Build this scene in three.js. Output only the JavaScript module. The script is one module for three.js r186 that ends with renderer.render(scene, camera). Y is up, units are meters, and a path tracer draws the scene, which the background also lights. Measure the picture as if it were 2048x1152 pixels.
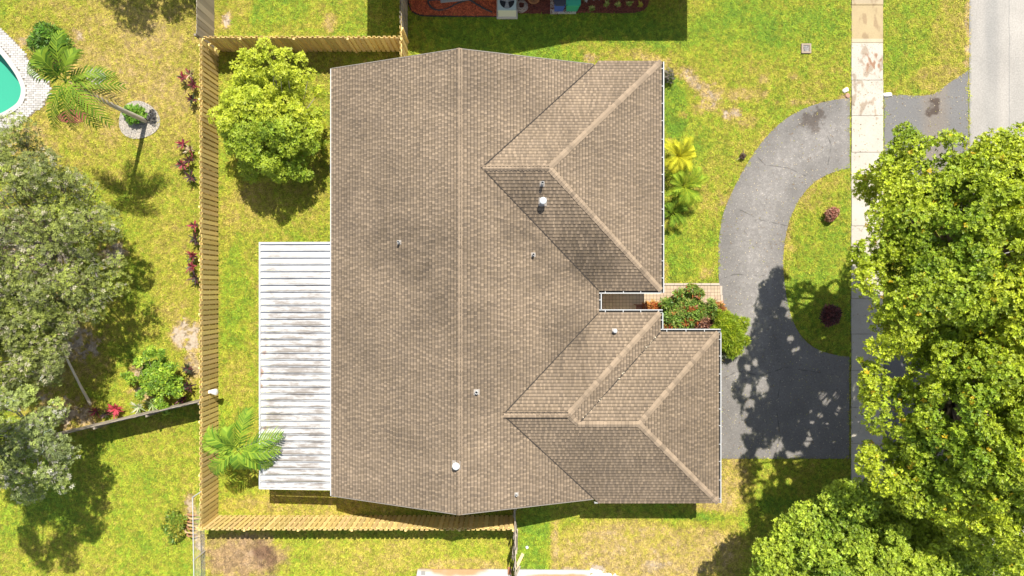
import * as THREE from 'three';
import { ImprovedNoise } from 'three/addons/math/ImprovedNoise.js';
import { mergeGeometries } from 'three/addons/utils/BufferGeometryUtils.js';

// ---------------------------------------------------------------- camera, sky, sun, exposure
const H = 32.5, F = 1365;                       // drone height in metres, focal length in photo pixels
const scene = new THREE.Scene();
const camera = new THREE.PerspectiveCamera(2 * Math.atan(576 / F) * 180 / Math.PI, 16 / 9, 0.5, 900);
camera.position.set(0, H, 0); camera.up.set(0, 0, -1); camera.lookAt(0, 0, 0);
const renderer = new THREE.WebGLRenderer({ antialias: true });
renderer.toneMapping = THREE.LinearToneMapping;
renderer.toneMappingExposure = 2.0;
renderer.shadowMap.enabled = true;
const SUN = new THREE.Vector3(0.15, 1, -0.585).normalize();
const sun = new THREE.DirectionalLight(new THREE.Color().setRGB(1, 0.955, 0.87), 4.3);
sun.position.copy(SUN).multiplyScalar(80); sun.castShadow = true;
sun.shadow.mapSize.set(4096, 4096);
Object.assign(sun.shadow.camera, { left: -34, right: 34, top: 34, bottom: -34, near: 1, far: 160 });
scene.add(sun); scene.add(sun.target);
{ // clear blue sky, paler towards the horizon and round the sun
  const w = 256, h = 128, d = new Float32Array(w * h * 4);
  for (let j = 0; j < h; j++) for (let i = 0; i < w; i++) {
    const el = (j + 0.5) / h * Math.PI - Math.PI / 2, az = (i + 0.5) / w * 2 * Math.PI - Math.PI;
    const v = new THREE.Vector3(Math.cos(el) * Math.cos(az), Math.sin(el), Math.cos(el) * Math.sin(az));
    const k = Math.pow(1 - Math.max(0, v.y), 3), g = Math.pow(Math.max(0, v.dot(SUN)), 8) * 0.25, o = (j * w + i) * 4;
    const c = v.y < -0.02 ? [0.12, 0.12, 0.09] : [0.19 + 0.33 * k + g, 0.235 + 0.33 * k + g, 0.33 + 0.27 * k + g];
    d[o] = c[0]; d[o + 1] = c[1]; d[o + 2] = c[2]; d[o + 3] = 1;
  }
  const t = new THREE.DataTexture(d, w, h, THREE.RGBAFormat, THREE.FloatType);
  t.mapping = THREE.EquirectangularReflectionMapping; t.magFilter = THREE.LinearFilter; t.needsUpdate = true;
  scene.background = t; scene.environment = t;
}

// ---------------------------------------------------------------- helpers
const rng = (s) => () => { s |= 0; s = s + 0x6D2B79F5 | 0; let t = Math.imul(s ^ s >>> 15, 1 | s); t = t + Math.imul(t ^ t >>> 7, 61 | t) ^ t; return ((t ^ t >>> 14) >>> 0) / 4294967296; };
const V = (x, y, z) => new THREE.Vector3(x, y, z);
const at = (px, py, h = 0) => V((px - 1024) * (H - h) / F, h, (py - 576) * (H - h) / F);   // photo pixel + height -> place
const G = (px, py) => { const p = at(px, py); return [p.x, p.z]; };
const lerp = (a, b, t) => a + (b - a) * t, clamp = (x, a = 0, b = 1) => Math.min(b, Math.max(a, x));
const sm = (a, b, x) => { const t = clamp((x - a) / (b - a)); return t * t * (3 - 2 * t); };
const mix3 = (a, b, t) => [lerp(a[0], b[0], t), lerp(a[1], b[1], t), lerp(a[2], b[2], t)];
const IN = new ImprovedNoise();
const nz = (x, y, s = 0) => IN.noise(x, y, s * 7.31 + 0.5);
const fbm = (x, y, s = 0, o = 3) => { let a = 0, k = 1, f = 1; for (let i = 0; i < o; i++) { a += k * nz(x * f, y * f, s + i); k *= 0.5; f *= 2.1; } return a; };
const inPoly = (x, y, p) => { let c = false; for (let i = 0, j = p.length - 1; i < p.length; j = i++) if ((p[i][1] > y) !== (p[j][1] > y) && x < (p[j][0] - p[i][0]) * (y - p[i][1]) / (p[j][1] - p[i][1]) + p[i][0]) c = !c; return c; };
const distLine = (x, y, pts) => { let m = 1e9; for (let i = 0; i + 1 < pts.length; i++) { const [ax, ay] = pts[i], [bx, by] = pts[i + 1], dx = bx - ax, dy = by - ay, t = clamp(((x - ax) * dx + (y - ay) * dy) / (dx * dx + dy * dy)); m = Math.min(m, Math.hypot(x - ax - dx * t, y - ay - dy * t)); } return m; };

const taken = {};
const numbered = (n) => { const k = taken[n] = (taken[n] ?? -1) + 1; return k ? n + '_' + String(k).padStart(3, '0') : n; };
function shade(o) { o.traverse((m) => { if (m.isMesh) { m.castShadow = true; m.receiveShadow = true; } }); return o; }
function tag(o, label, category, group, kind) { if (label) o.userData.label = label; if (category) o.userData.category = category; if (group) o.userData.group = group; if (kind) o.userData.kind = kind; return o; }
function thing(name, label, category, pos, group) { const o = new THREE.Group(); o.name = numbered(name); o.position.copy(pos); scene.add(o); return tag(o, label, category, group); }
function part(name, geo, mat, parent, pos) { const m = new THREE.Mesh(geo, mat); m.name = name; if (pos) m.position.copy(pos); parent.add(m); m.castShadow = m.receiveShadow = true; return m; }
function struct(name, geo, mat) { const m = new THREE.Mesh(geo, mat); m.name = numbered(name); m.userData.kind = 'structure'; m.receiveShadow = m.castShadow = true; scene.add(m); return m; }
function solo(name, geo, m, pos) { const o = new THREE.Mesh(geo, m); o.name = numbered(name); if (pos) o.position.copy(pos); o.castShadow = o.receiveShadow = true; scene.add(o); return o; }
const mat = (r, g, b, rough = 0.9, more = {}) => new THREE.MeshStandardMaterial({ color: new THREE.Color().setRGB(r, g, b), roughness: rough, side: THREE.DoubleSide, ...more });
const vmat = (rough = 0.9, more = {}) => new THREE.MeshStandardMaterial({ vertexColors: true, roughness: rough, side: THREE.DoubleSide, ...more });
const leafMat = (thru = 0.3, rough = 0.6, vc = true) => new THREE.MeshPhysicalMaterial({ vertexColors: vc, roughness: rough, side: THREE.DoubleSide, transmission: thru, thickness: 0, specularIntensity: 0.5 });

class MB { // gathers quads, boxes and tubes into one geometry with vertex colours and planar uv
  constructor() { this.p = []; this.c = []; this.u = []; }
  tri(a, b, c, col = [1, 1, 1], cb = col, cc = cb) { for (const [v, k] of [[a, col], [b, cb], [c, cc]]) { this.p.push(v.x, v.y, v.z); this.c.push(k[0], k[1], k[2]); this.u.push(v.x, v.z); } return this; }
  quad(a, b, c, d, col, col2 = col) { this.tri(a, b, c, col, col, col2); return this.tri(a, c, d, col, col2, col2); }
  box(c, s, col, rot) {
    const e = (x, y, z) => { const v = V(x * s.x / 2, y * s.y / 2, z * s.z / 2); if (rot) v.applyEuler(rot); return v.add(c); };
    const P = [e(-1, -1, -1), e(1, -1, -1), e(1, -1, 1), e(-1, -1, 1), e(-1, 1, -1), e(1, 1, -1), e(1, 1, 1), e(-1, 1, 1)];
    for (const [i, j, k, l] of [[4, 7, 6, 5], [0, 1, 2, 3], [3, 2, 6, 7], [1, 0, 4, 5], [2, 1, 5, 6], [0, 3, 7, 4]]) this.quad(P[i], P[j], P[k], P[l], col);
    return this;
  }
  tube(pts, rad, seg = 6, col) {
    let prev = null;
    for (let i = 0; i < pts.length; i++) {
      const t = (i + 1 < pts.length ? pts[i + 1] : pts[i]).clone().sub(i ? pts[i - 1] : pts[i]).normalize();
      const a = (Math.abs(t.y) < 0.9 ? V(0, 1, 0) : V(1, 0, 0)).cross(t).normalize(), b = t.clone().cross(a), r = Array.isArray(rad) ? rad[i] : rad, ring = [];
      for (let k = 0; k < seg; k++) { const w = k / seg * 2 * Math.PI; ring.push(pts[i].clone().addScaledVector(a, Math.cos(w) * r).addScaledVector(b, Math.sin(w) * r)); }
      if (prev) for (let k = 0; k < seg; k++) this.quad(prev[k], prev[(k + 1) % seg], ring[(k + 1) % seg], ring[k], col);
      prev = ring;
    }
    return this;
  }
  geo() {
    const g = new THREE.BufferGeometry();
    g.setAttribute('position', new THREE.Float32BufferAttribute(this.p, 3)); g.setAttribute('color', new THREE.Float32BufferAttribute(this.c, 3)); g.setAttribute('uv', new THREE.Float32BufferAttribute(this.u, 2));
    g.computeVertexNormals(); return g;
  }
}
// a colour map laid on the ground over [x0,x1] x [z0,z1]; fn(x, z) gives a linear colour
function groundMap(x0, z0, x1, z1, ppm, fn) {
  const w = Math.min(2048, Math.round((x1 - x0) * ppm)), h = Math.min(2048, Math.round((z1 - z0) * ppm)), d = new Uint8Array(w * h * 4);
  const enc = (c) => 255 * clamp(c <= 0.0031308 ? c * 12.92 : 1.055 * Math.pow(c, 1 / 2.4) - 0.055);
  for (let j = 0; j < h; j++) for (let i = 0; i < w; i++) { const c = fn(lerp(x0, x1, (i + 0.5) / w), lerp(z0, z1, (j + 0.5) / h)), o = (j * w + i) * 4; d[o] = enc(c[0]); d[o + 1] = enc(c[1]); d[o + 2] = enc(c[2]); d[o + 3] = 255; }
  const t = new THREE.DataTexture(d, w, h); t.colorSpace = THREE.SRGBColorSpace; t.magFilter = THREE.LinearFilter; t.minFilter = THREE.LinearFilter; t.wrapS = t.wrapT = THREE.ClampToEdgeWrapping; t.needsUpdate = true;
  return { t, uv: (g) => { const p = g.attributes.position, u = new Float32Array(p.count * 2); for (let i = 0; i < p.count; i++) { u[2 * i] = (p.getX(i) - x0) / (x1 - x0); u[2 * i + 1] = (p.getZ(i) - z0) / (z1 - z0); } g.setAttribute('uv', new THREE.BufferAttribute(u, 2)); return g; } };
}
// a flat sheet (or slab with thickness) from a ground polygon [[x,z]...], top at y
function sheet(poly, y, holes = [], thick = 0) {
  const s = new THREE.Shape(poly.map(([x, z]) => new THREE.Vector2(x, -z)));
  for (const h of holes) s.holes.push(new THREE.Path(h.map(([x, z]) => new THREE.Vector2(x, -z))));
  const g = thick ? new THREE.ExtrudeGeometry(s, { depth: thick, bevelEnabled: false }) : new THREE.ShapeGeometry(s);
  g.rotateX(-Math.PI / 2); g.translate(0, y - thick, 0); return g;
}
const smoothPoly = (pts, n = 6) => new THREE.CatmullRomCurve3(pts.map(([x, z]) => V(x, 0, z)), false, 'centripetal').getPoints(pts.length * n).map((p) => [p.x, p.z]);
const pxPoly = (a) => a.map(([x, y]) => G(x, y));

// ---------------------------------------------------------------- outlines on the ground (measured in the photo, all at ground level)
const drivePoly = pxPoly([...smoothPoly([[1699, 196], [1652, 203], [1602, 220], [1562, 245], [1532, 274], [1505, 310], [1480, 352], [1459, 395], [1445, 432], [1438, 475], [1436, 520], [1438, 570]]), [1441, 630], [1437, 668], [1435, 800], [1436, 917], [1698, 917], [1698, 713],
  ...smoothPoly([[1698, 713], [1662, 708], [1626, 694], [1602, 672], [1584, 638], [1574, 600], [1568, 560], [1566, 520], [1570, 478], [1579, 440], [1597, 402], [1622, 370], [1655, 349], [1699, 336]])]);
const apronPoly = pxPoly([[1768, 191], [1800, 190], [1845, 192], [1868, 188], [1895, 168], [1936, 141], [1936, 480], [1895, 430], [1860, 378], [1768, 352]]);
const apronPoly2 = pxPoly([[1768, 690], [1860, 690], [1936, 640], [1936, 990], [1880, 935], [1768, 925]]);
const poolPoly = pxPoly(smoothPoly([[-90, 60], [-40, 66], [0, 106], [20, 131], [36, 156], [44, 180], [38, 203], [22, 217], [-5, 230], [-60, 236], [-112, 230], [-122, 150], [-114, 90], [-92, 62]]));
const deckPoly = pxPoly([[-200, -40], [-60, 0], [0, 55], [28, 80], [52, 110], [74, 146], [100, 166], [102, 190], [86, 212], [62, 232], [40, 250], [0, 270], [-200, 275]]);
const bedPoly = pxPoly([...smoothPoly([[818, -20], [818, 8], [824, 22], [840, 30], [870, 32]]), [995, 33], [1033, 27], [1100, 28], [1178, 26], [1240, 27], ...smoothPoly([[1270, 26], [1288, 20], [1297, 6], [1298, -20]])]);
const frontBed = pxPoly([[1318, 624], [1440, 612], [1470, 640], [1472, 690], [1440, 720], [1410, 720], [1410, 690], [1318, 680]]);
const swaleX = 1766, roadX = 1938;
const houseFoot = [[-7.4, -9.1], [3.2, -9.1], [3.2, -9.35], [5.9, -9.35], [5.9, -0.45], [3.2, -0.45], [3.2, 1.65], [5.9, 1.65], [5.9, 2.5], [8.45, 2.5], [8.45, 8.8], [3.2, 8.65], [-7.4, 8.65]];
const gravelRing = [-17.75, -7.98, 0.98];

// ---------------------------------------------------------------- lawn colour: how dry it is (0 lush, 0.5 yellow, 1 straw, above 1.2 bare sand)
const zones = [ // px, py, rx, ry, change
  [200, 150, 260, 200, 0.33], [240, 90, 120, 80, 0.1], [330, 230, 60, 90, 0.12], [60, 60, 80, 60, -0.08], [330, 420, 70, 130, 0.06], [290, 330, 60, 60, -0.1],
  [350, 560, 50, 120, 0.12], [200, 1000, 280, 220, -0.04], [330, 880, 70, 40, 0.15], [120, 1120, 140, 50, 0.1], [120, 990, 60, 60, -0.15],
  [550, 500, 130, 330, 0.12], [500, 420, 60, 60, 0.12], [470, 600, 30, 120, -0.2], [640, 1010, 200, 28, 0.3], [620, 110, 200, 40, 0.1], [470, 750, 30, 60, 0.15],
  [600, 40, 180, 60, 0.02], [560, 20, 60, 30, -0.15], [690, 30, 40, 40, -0.15], [660, 45, 14, 22, 0.5], [480, 15, 26, 20, 0.25],
  [1100, 60, 300, 60, -0.3], [1350, 210, 26, 70, -0.36], [1350, 520, 40, 60, -0.15], [1560, 40, 140, 60, -0.16], [1590, 160, 110, 50, 0.1], [1480, 60, 60, 60, -0.05], [1800, 70, 60, 90, -0.05], [1900, 60, 36, 90, 0.24], [1880, 160, 60, 28, 0.35],
  [1290, 1105, 195, 70, 0.4], [1440, 960, 70, 70, 0.5], [1385, 1040, 70, 14, -0.2], [1425, 1030, 40, 10, -0.25], [1060, 1100, 36, 60, -0.08],
  [760, 1110, 160, 40, 0.22], [470, 1110, 90, 46, 0.36], [520, 1100, 50, 40, 0.15], [930, 1135, 80, 20, 0.35], [1420, 390, 26, 60, 0.15], [1640, 600, 70, 160, -0.12], [1640, 380, 60, 50, 0.15], [1610, 980, 90, 80, 0.05], [1560, 1010, 40, 22, -0.3], [1830, 560, 100, 300, 0.1],
];
const spots = [ // bare or straw spots with a ragged outline: px, py, rx, ry, strength
  [455, 42, 9, 19, 1.3], [1528, 162, 16, 10, 0.5], [1585, 152, 14, 9, 0.5], [1405, 214, 24, 13, 0.55], [1462, 228, 18, 12, 0.6], [1365, 230, 9, 8, 0.8], [1341, 279, 8, 8, 0.9], [1448, 400, 14, 12, 0.5], [1412, 545, 14, 16, 0.65], [1330, 545, 9, 26, 0.6], [1334, 575, 8, 10, 0.8],
  [372, 672, 32, 30, 1.2], [388, 720, 16, 50, 0.9], [300, 782, 40, 16, 1.2], [285, 745, 24, 24, 0.9], [225, 508, 30, 26, 1.2], [85, 500, 16, 22, 1.1], [160, 690, 40, 30, 0.9], [160, 840, 60, 26, 0.8], [60, 560, 110, 130, 0.55], [100, 700, 110, 90, 0.5], [20, 470, 60, 60, 0.6], [60, 300, 60, 40, 0.25], [120, 820, 70, 30, 0.8],
  [155, 70, 12, 14, 0.6], [40, 88, 14, 12, 0.7], [1140, 1145, 20, 14, 0.6], [1196, 1140, 14, 12, 0.8], [1172, 1072, 10, 20, 0.2], [1110, 1080, 8, 60, 0.4], [470, 1120, 60, 40, 0.4], [1855, 195, 20, 9, 0.5], [1935, 40, 7, 60, 0.7], [1934, 120, 6, 30, 0.6], [1690, 197, 14, 8, 0.7], [1600, 205, 50, 6, 0.45], [1310, 1130, 30, 14, 0.4], [382, 1030, 14, 44, 0.9], [1182, 116, 16, 10, 0.9], [400, 1080, 12, 30, 0.8],
];
const paths = [[[[1130, 92], [1200, 100], [1290, 112], [1350, 140], [1400, 170], [1460, 195], [1520, 185]], 17, 0.42], [[[1370, 150], [1420, 200], [1460, 232], [1500, 245]], 14, 0.36], [[[1560, 255], [1520, 290], [1490, 345], [1462, 395]], 10, 0.2], [[[1640, 360], [1596, 410], [1578, 460], [1574, 540]], 9, 0.25]];
function dryness(x, z) {
  const px = 1024 + 42 * x, py = 576 + 42 * z;
  let t = 0.42 + 0.17 * fbm(x * 0.35, z * 0.35, 1) + 0.13 * nz(x * 1.3, z * 1.3, 4) + 0.13 * nz(x * 3.4, z * 3.4, 6) + 0.12 * nz(x * 7.5, z * 7.5, 7);
  for (const [cx, cy, rx, ry, k] of zones) { const d = ((px - cx) / rx) ** 2 + ((py - cy) / ry) ** 2; if (d < 2.2) t += k * (1 - sm(0.35, 1.6, d)); }
  if (px > 1100 && px < 1480 && py > 1040) t += 0.12; else if (px > 1030 && px <= 1100 && py > 1030) t -= 0.2;
  const wob = 1.0 * nz(x * 1.9, z * 1.9, 8) + 0.8 * nz(x * 5, z * 5, 9) + 0.6 * nz(x * 11, z * 11, 10);
  for (const [cx, cy, rx, ry, k] of spots) { const d = ((px - cx) / rx) ** 2 + ((py - cy) / ry) ** 2; if (d < 3) t += k * 0.85 * (1 - sm(0.1, 1.5, d + wob)); }
  for (const [pts, w, k] of paths) { const d = distLine(px, py, pts) / w + wob; if (d < 2) t += k * (1 - sm(0.1, 1.5, d)); }
  return t;
}
const ramp = [[0.0, [0.17, 0.3, 0.02]], [0.25, [0.275, 0.37, 0.022]], [0.5, [0.39, 0.39, 0.032]], [0.8, [0.46, 0.365, 0.075]], [1.05, [0.48, 0.345, 0.13]], [1.5, [0.45, 0.36, 0.25]]];
function lawnColor(t) { let i = 0; while (i < ramp.length - 2 && t > ramp[i + 1][0]) i++; const [a, ca] = ramp[i], [b, cb] = ramp[i + 1]; return mix3(ca, cb, clamp((t - a) / (b - a))); }

const lawnAt = (x, z, t) => { const px = 1024 + 42 * x, py = 576 + 42 * z, c = lawnColor(t); if (py < 1060 || px < 400 || px > 640) return c; // brown mulchy earth below the fence
  const d = ((px - 490) / 85) ** 2 + ((py - 1112) / 46) ** 2 + 0.9 * nz(x * 2, z * 2, 215) + 0.7 * nz(x * 6, z * 6, 216), e = ((px - 530 - (py - 1110) * 0.5) / 26) ** 2 + ((py - 1110) / 34) ** 2 + 0.8 * nz(x * 3, z * 3, 217);
  return mix3(mix3(c, [0.36, 0.235, 0.12], 0.85 * (1 - sm(0.2, 1.5, d))), [0.16, 0.085, 0.05], 0.8 * (1 - sm(0.2, 1.2, e))); };
// ---------------------------------------------------------------- ground and lawn
{
  const big = sheet([[-300, -300], [300, -300], [300, 300], [-300, 300]], -0.03, [poolPoly]);
  struct('ground', big, mat(0.2, 0.21, 0.04, 1));
  const X = 28, Z = 17, m = groundMap(-X, -Z, X, Z, 30, (x, z) => {
    const t = dryness(x, z), c = lawnAt(x, z, t + 0.12), n = nz(x * 11, z * 11, 11) + 0.7 * nz(x * 23, z * 23, 12), k = 0.42 + 0.22 * n + 0.4 * sm(0.95, 1.4, t);
    const cool = sm(1.1, 1.5, t); return [c[0] * k, c[1] * k, lerp(c[2] * k, c[2] * k * 1.05, cool)];
  });
  const g = m.uv(sheet([[-X, -Z], [X, -Z], [X, Z], [-X, Z]], 0, [poolPoly]));
  struct('lawn', g, new THREE.MeshStandardMaterial({ map: m.t, roughness: 1 }));
}
// ---------------------------------------------------------------- road, driveway, apron, sidewalk
const asphalt = (x, z, s) => 1 + 0.16 * nz(x * 14, z * 14, s) + 0.2 * nz(x * 31, z * 31, s + 1) + 0.08 * fbm(x * 0.7, z * 0.7, s + 2);
{
  const cracks = [[[1440, 760], [1475, 742], [1520, 751], [1570, 735], [1640, 745]], [[1500, 300], [1530, 330], [1575, 336], [1610, 352]], [[1437, 560], [1470, 548], [1520, 552], [1566, 540]], [[1480, 420], [1520, 440], [1575, 452]], [[1560, 760], [1552, 820], [1560, 870], [1548, 915]], [[1640, 240], [1662, 290], [1655, 330]]];
  const m = groundMap(5, -10, 17, 9, 60, (x, z) => {
    const px = 1024 + 42 * x, py = 576 + 42 * z;
    let c = [0.15, 0.138, 0.126];
    let k = asphalt(x, z, 20);
    const mid = distLine(px, py, [[1660, 270], [1590, 300], [1535, 380], [1508, 480], [1505, 600], [1500, 760]]), rag = 10 * fbm(x * 2, z * 2, 25);
    k *= 1 + 0.42 * (1 - sm(4, 56, mid + 1.6 * rag)) * (0.6 + 1.4 * Math.max(0, nz(x * 5, z * 5, 27))) + 0.14 * fbm(x * 1.6, z * 0.9, 32);
    const edge = 1 - sm(0, 14, Math.abs(px - 1690)); if (py < 345) k *= 1 + 0.2 * edge;
    const st = ((px - 1622) / 26) ** 2 + ((py - 238) / 22) ** 2 + 1.4 * fbm(x * 2.4, z * 2.4, 29); const a = 1 - sm(0.2, 1.3, st);
    c = mix3(c, [0.06, 0.045, 0.035], 0.75 * a);
    for (const cr of cracks) { const d = distLine(px, py, cr) + 1.6 * nz(x * 4, z * 4, 34); if (d < 0.55) k *= 0.6; }
    const pale = nz(x * 17, z * 17, 31) > 0.47 ? 1.55 : nz(x * 13, z * 13, 33) < -0.5 ? 0.75 : 1; k *= pale;
    return [c[0] * k, c[1] * k, c[2] * k];
  });
  struct('driveway', m.uv(sheet(drivePoly, 0.035, [], 0.06)), new THREE.MeshStandardMaterial({ map: m.t, roughness: 0.92 }));
  const n = groundMap(17, -11, 22, 11, 60, (x, z) => {
    const px = 1024 + 42 * x, py = 576 + 42 * z, k = asphalt(x, z, 40), st = ((px - 1866) / 16) ** 2 + ((py - 214) / 20) ** 2 + 1.2 * fbm(x * 2.6, z * 2.6, 44);
    let c = mix3([0.14, 0.134, 0.128], [0.18, 0.15, 0.12], (1 - sm(10, 40, Math.abs(px - 1868 + 8 * fbm(x * 2, z * 2, 45)))) * 0.7);
    c = mix3(c, [0.05, 0.032, 0.022], 0.85 * (1 - sm(0.1, 1.2, st))); return [c[0] * k, c[1] * k, c[2] * k];
  });
  const am = new THREE.MeshStandardMaterial({ map: n.t, roughness: 0.92 });
  struct('driveway_apron', n.uv(sheet(apronPoly, 0.03, [], 0.06)), am);
  struct('driveway_apron', n.uv(sheet(apronPoly2, 0.03, [], 0.06)), am);
  const rx0 = (roadX - 1024) / 42, r = groundMap(rx0, -20, rx0 + 7, 20, 50, (x, z) => {
    const k = asphalt(x, z, 50) * (1 + 0.06 * fbm(x * 0.9, z * 0.25, 53)), w = 0.12 * fbm(x, z * 0.2, 54) - 0.12 * (1 - sm(0.1, 0.5, Math.abs(x - rx0 - 1.1 + 0.1 * nz(0.3, z * 0.3, 55)))) - (Math.abs(x - rx0 - 1.9 + 0.03 * nz(0.7, z, 56)) < 0.02 ? 0.25 : 0) - 0.3 * (1 - sm(0, 0.12, x - rx0 + 0.08 * nz(1.3, z * 2, 57))); return [(0.29 + w * 0.3) * k, (0.268 + w * 0.25) * k, (0.238 + w * 0.2) * k];
  });
  struct('road', r.uv(sheet([[rx0, -120], [rx0 + 7, -120], [rx0 + 7, 120], [rx0, 120]], 0.02, [], 0.05)), new THREE.MeshStandardMaterial({ map: r.t, roughness: 0.9 }));
}
{
  const x0 = (1702 - 1024) / 42, x1 = (1765 - 1024) / 42, side = tag(new THREE.Group(), null, null, null, 'structure'); side.name = 'sidewalk'; scene.add(side);
  const m = groundMap(x0, -16, x1, 16, 60, (x, z) => {
    const px = 1024 + 42 * x, py = 576 + 42 * z, yellow = py > 8 && py < 86 ? 1 : 0;
    let c = yellow ? [0.34, 0.26, 0.14] : py < 8 ? [0.34, 0.27, 0.17] : [0.4, 0.36, 0.3];
    let k = 1 + 0.07 * nz(x * 16, z * 16, 60) + 0.1 * nz(x * 34, z * 34, 61) + 0.1 * fbm(x * 1.2, z * 1.2, 62);
    if (py < 300) { const d = sm(0.12, 0.5, fbm(x * 2.3, z * 1.4, 63) + (yellow ? 0.25 * sm(1730, 1750, px) : 0) - (py > 232 ? 0.22 : 0)); c = mix3(c, [0.2, 0.13, 0.07], 0.6 * d); }
    const r = ((px - 1746) / 22) ** 2 + ((py - 124) / 26) ** 2; const rust = (1 - sm(0.2, 1.4, r)) * sm(0.0, 0.35, nz(x * 7, z * 4, 65)); c = mix3(c, [0.22, 0.1, 0.045], 0.85 * rust);
    if (py > 86 && py < 232 && nz(x * 18, z * 18, 66) > 0.46) k *= 0.5;
    if (py > 78 && py < 88) c = mix3(c, [0.42, 0.36, 0.26], 0.7);
    return [c[0] * k, c[1] * k, c[2] * k];
  });
  const mm = new THREE.MeshStandardMaterial({ map: m.t, roughness: 0.88 });
  const js = [-427, -354, -281, -208, -135, -62, 11, 86, 161, 232, 305, 379, 452, 525, 597, 668, 741, 814, 887, 960, 1033, 1106, 1180, 1253, 1326, 1399, 1472, 1545], R = rng(5);
  for (let i = 0; i + 1 < js.length; i++) {
    const za = (js[i] - 576) / 42 + 0.006, zb = (js[i + 1] - 576) / 42 - 0.006, sx = (R() - 0.5) * 0.03, b = 0.012, top = 0.06 + (R() - 0.5) * 0.016;
    const sh = new THREE.Shape([[x0 + sx + b, -za - b], [x0 + sx + b, -zb + b], [x1 + sx - b, -zb + b], [x1 + sx - b, -za - b]].map((p) => new THREE.Vector2(...p)));
    const g = new THREE.ExtrudeGeometry(sh, { depth: 0.1, bevelEnabled: true, bevelSize: b, bevelThickness: b, bevelSegments: 1 }); g.rotateX(-Math.PI / 2); g.translate(0, top - 0.11, 0);
    part('slab', m.uv(g), mm, side);
  }
}
// ---------------------------------------------------------------- swimming pool, deck, water
{
  const pool = thing('swimming_pool', 'turquoise curved swimming pool at the left edge beside the paved deck', 'swimming pool', V(0, 0, 0));
  const mb = new MB(), c = [0.12, 0.33, 0.26];
  for (let i = 0; i + 1 < poolPoly.length; i++) { const [a, b] = poolPoly[i], [d, e] = poolPoly[i + 1]; mb.quad(V(a, -1.3, b), V(d, -1.3, e), V(d, 0.0, e), V(a, 0.0, b), c); }
  part('basin_wall', mb.geo(), vmat(0.6), pool);
  part('basin_floor', sheet(poolPoly, -1.3), mat(...c, 0.6), pool);
  const cen = G(-60, 150), grow = (k) => poolPoly.map(([x, z]) => { const dx = x - cen[0], dz = z - cen[1], l = Math.hypot(dx, dz); return [x + dx / l * k, z + dz / l * k]; });
  part('coping', sheet(grow(0.24), 0.075, [poolPoly], 0.09), mat(0.42, 0.4, 0.37, 0.8), pool);
  const w = struct('water', sheet(poolPoly, -0.1), new THREE.MeshPhysicalMaterial({ color: new THREE.Color().setRGB(0.55, 0.95, 0.85), roughness: 0.04, transmission: 1, thickness: 0, ior: 1.33 }));
  w.castShadow = false;
  // deck of small pavers, too small to pick apart singly
  const R = rng(8), d = new MB(), inner = grow(0.25);
  for (let i = -30; i < 30; i++) for (let j = -30; j < 60; j++) {
    const x = -25 + i * 0.215 + (j % 2) * 0.107, z = -11 + j * 0.108; if (x < -27.5 || !inPoly(x, z, deckPoly) || inPoly(x, z, inner)) continue;
    const k = 0.34 + 0.13 * R(), y = R() * 0.006; d.box(V(x, 0.03 + y, z), V(0.2, 0.06, 0.096), [k, k * 0.945, k * 0.87]);
  }
  const deck = tag(new THREE.Group(), null, null, null, 'structure'); deck.name = 'pool_deck'; scene.add(deck);
  part('bedding', sheet(deckPoly, 0.03, [poolPoly], 0.04), mat(0.2, 0.17, 0.13, 1), deck);
  tag(part('paver', d.geo(), vmat(0.85), deck), null, null, null, 'stuff');
}
// ---------------------------------------------------------------- paved front walk
{
  const w = tag(new THREE.Group(), null, null, null, 'structure'); w.name = 'front_walk'; scene.add(w);
  part('bedding', sheet([[3.15, -0.1], [9.86, -0.1], [9.96, 1.2], [3.15, 1.2]], 0.05, [], 0.07), mat(0.22, 0.17, 0.13, 1), w);
  const R = rng(12), d = new MB(), s = 0.161;
  for (let i = 0; i < 42; i++) for (let j = 0; j < 8; j++) { const x = 3.25 + i * s, z = -0.03 + j * s, k = (x < 6.2 ? 1.5 : 0.95) + 0.2 * R(); d.box(V(x, 0.05 + R() * 0.004, z), V(s - 0.014, 0.04, s - 0.014), [0.38 * k, (0.28 + 0.02 * R()) * k, 0.195 * k]); }  // porch pavers coloured lighter to brighten the shaded recess
  tag(part('paver', d.geo(), vmat(0.9), w), null, null, null, 'stuff');
  const border = mat(0.4, 0.33, 0.26, 0.9);
  for (let i = 0; i < 9; i++) part('border_stone', new THREE.BoxGeometry(0.42, 0.1, 0.1), border, w, V(6.2 + i * 0.43, 0.06, -0.18));
  for (let i = 0; i < 3; i++) part('border_stone', new THREE.BoxGeometry(0.1, 0.1, 0.42), border, w, V(9.93 + i * 0.03, 0.05, 0.12 + i * 0.43));
}
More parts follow.
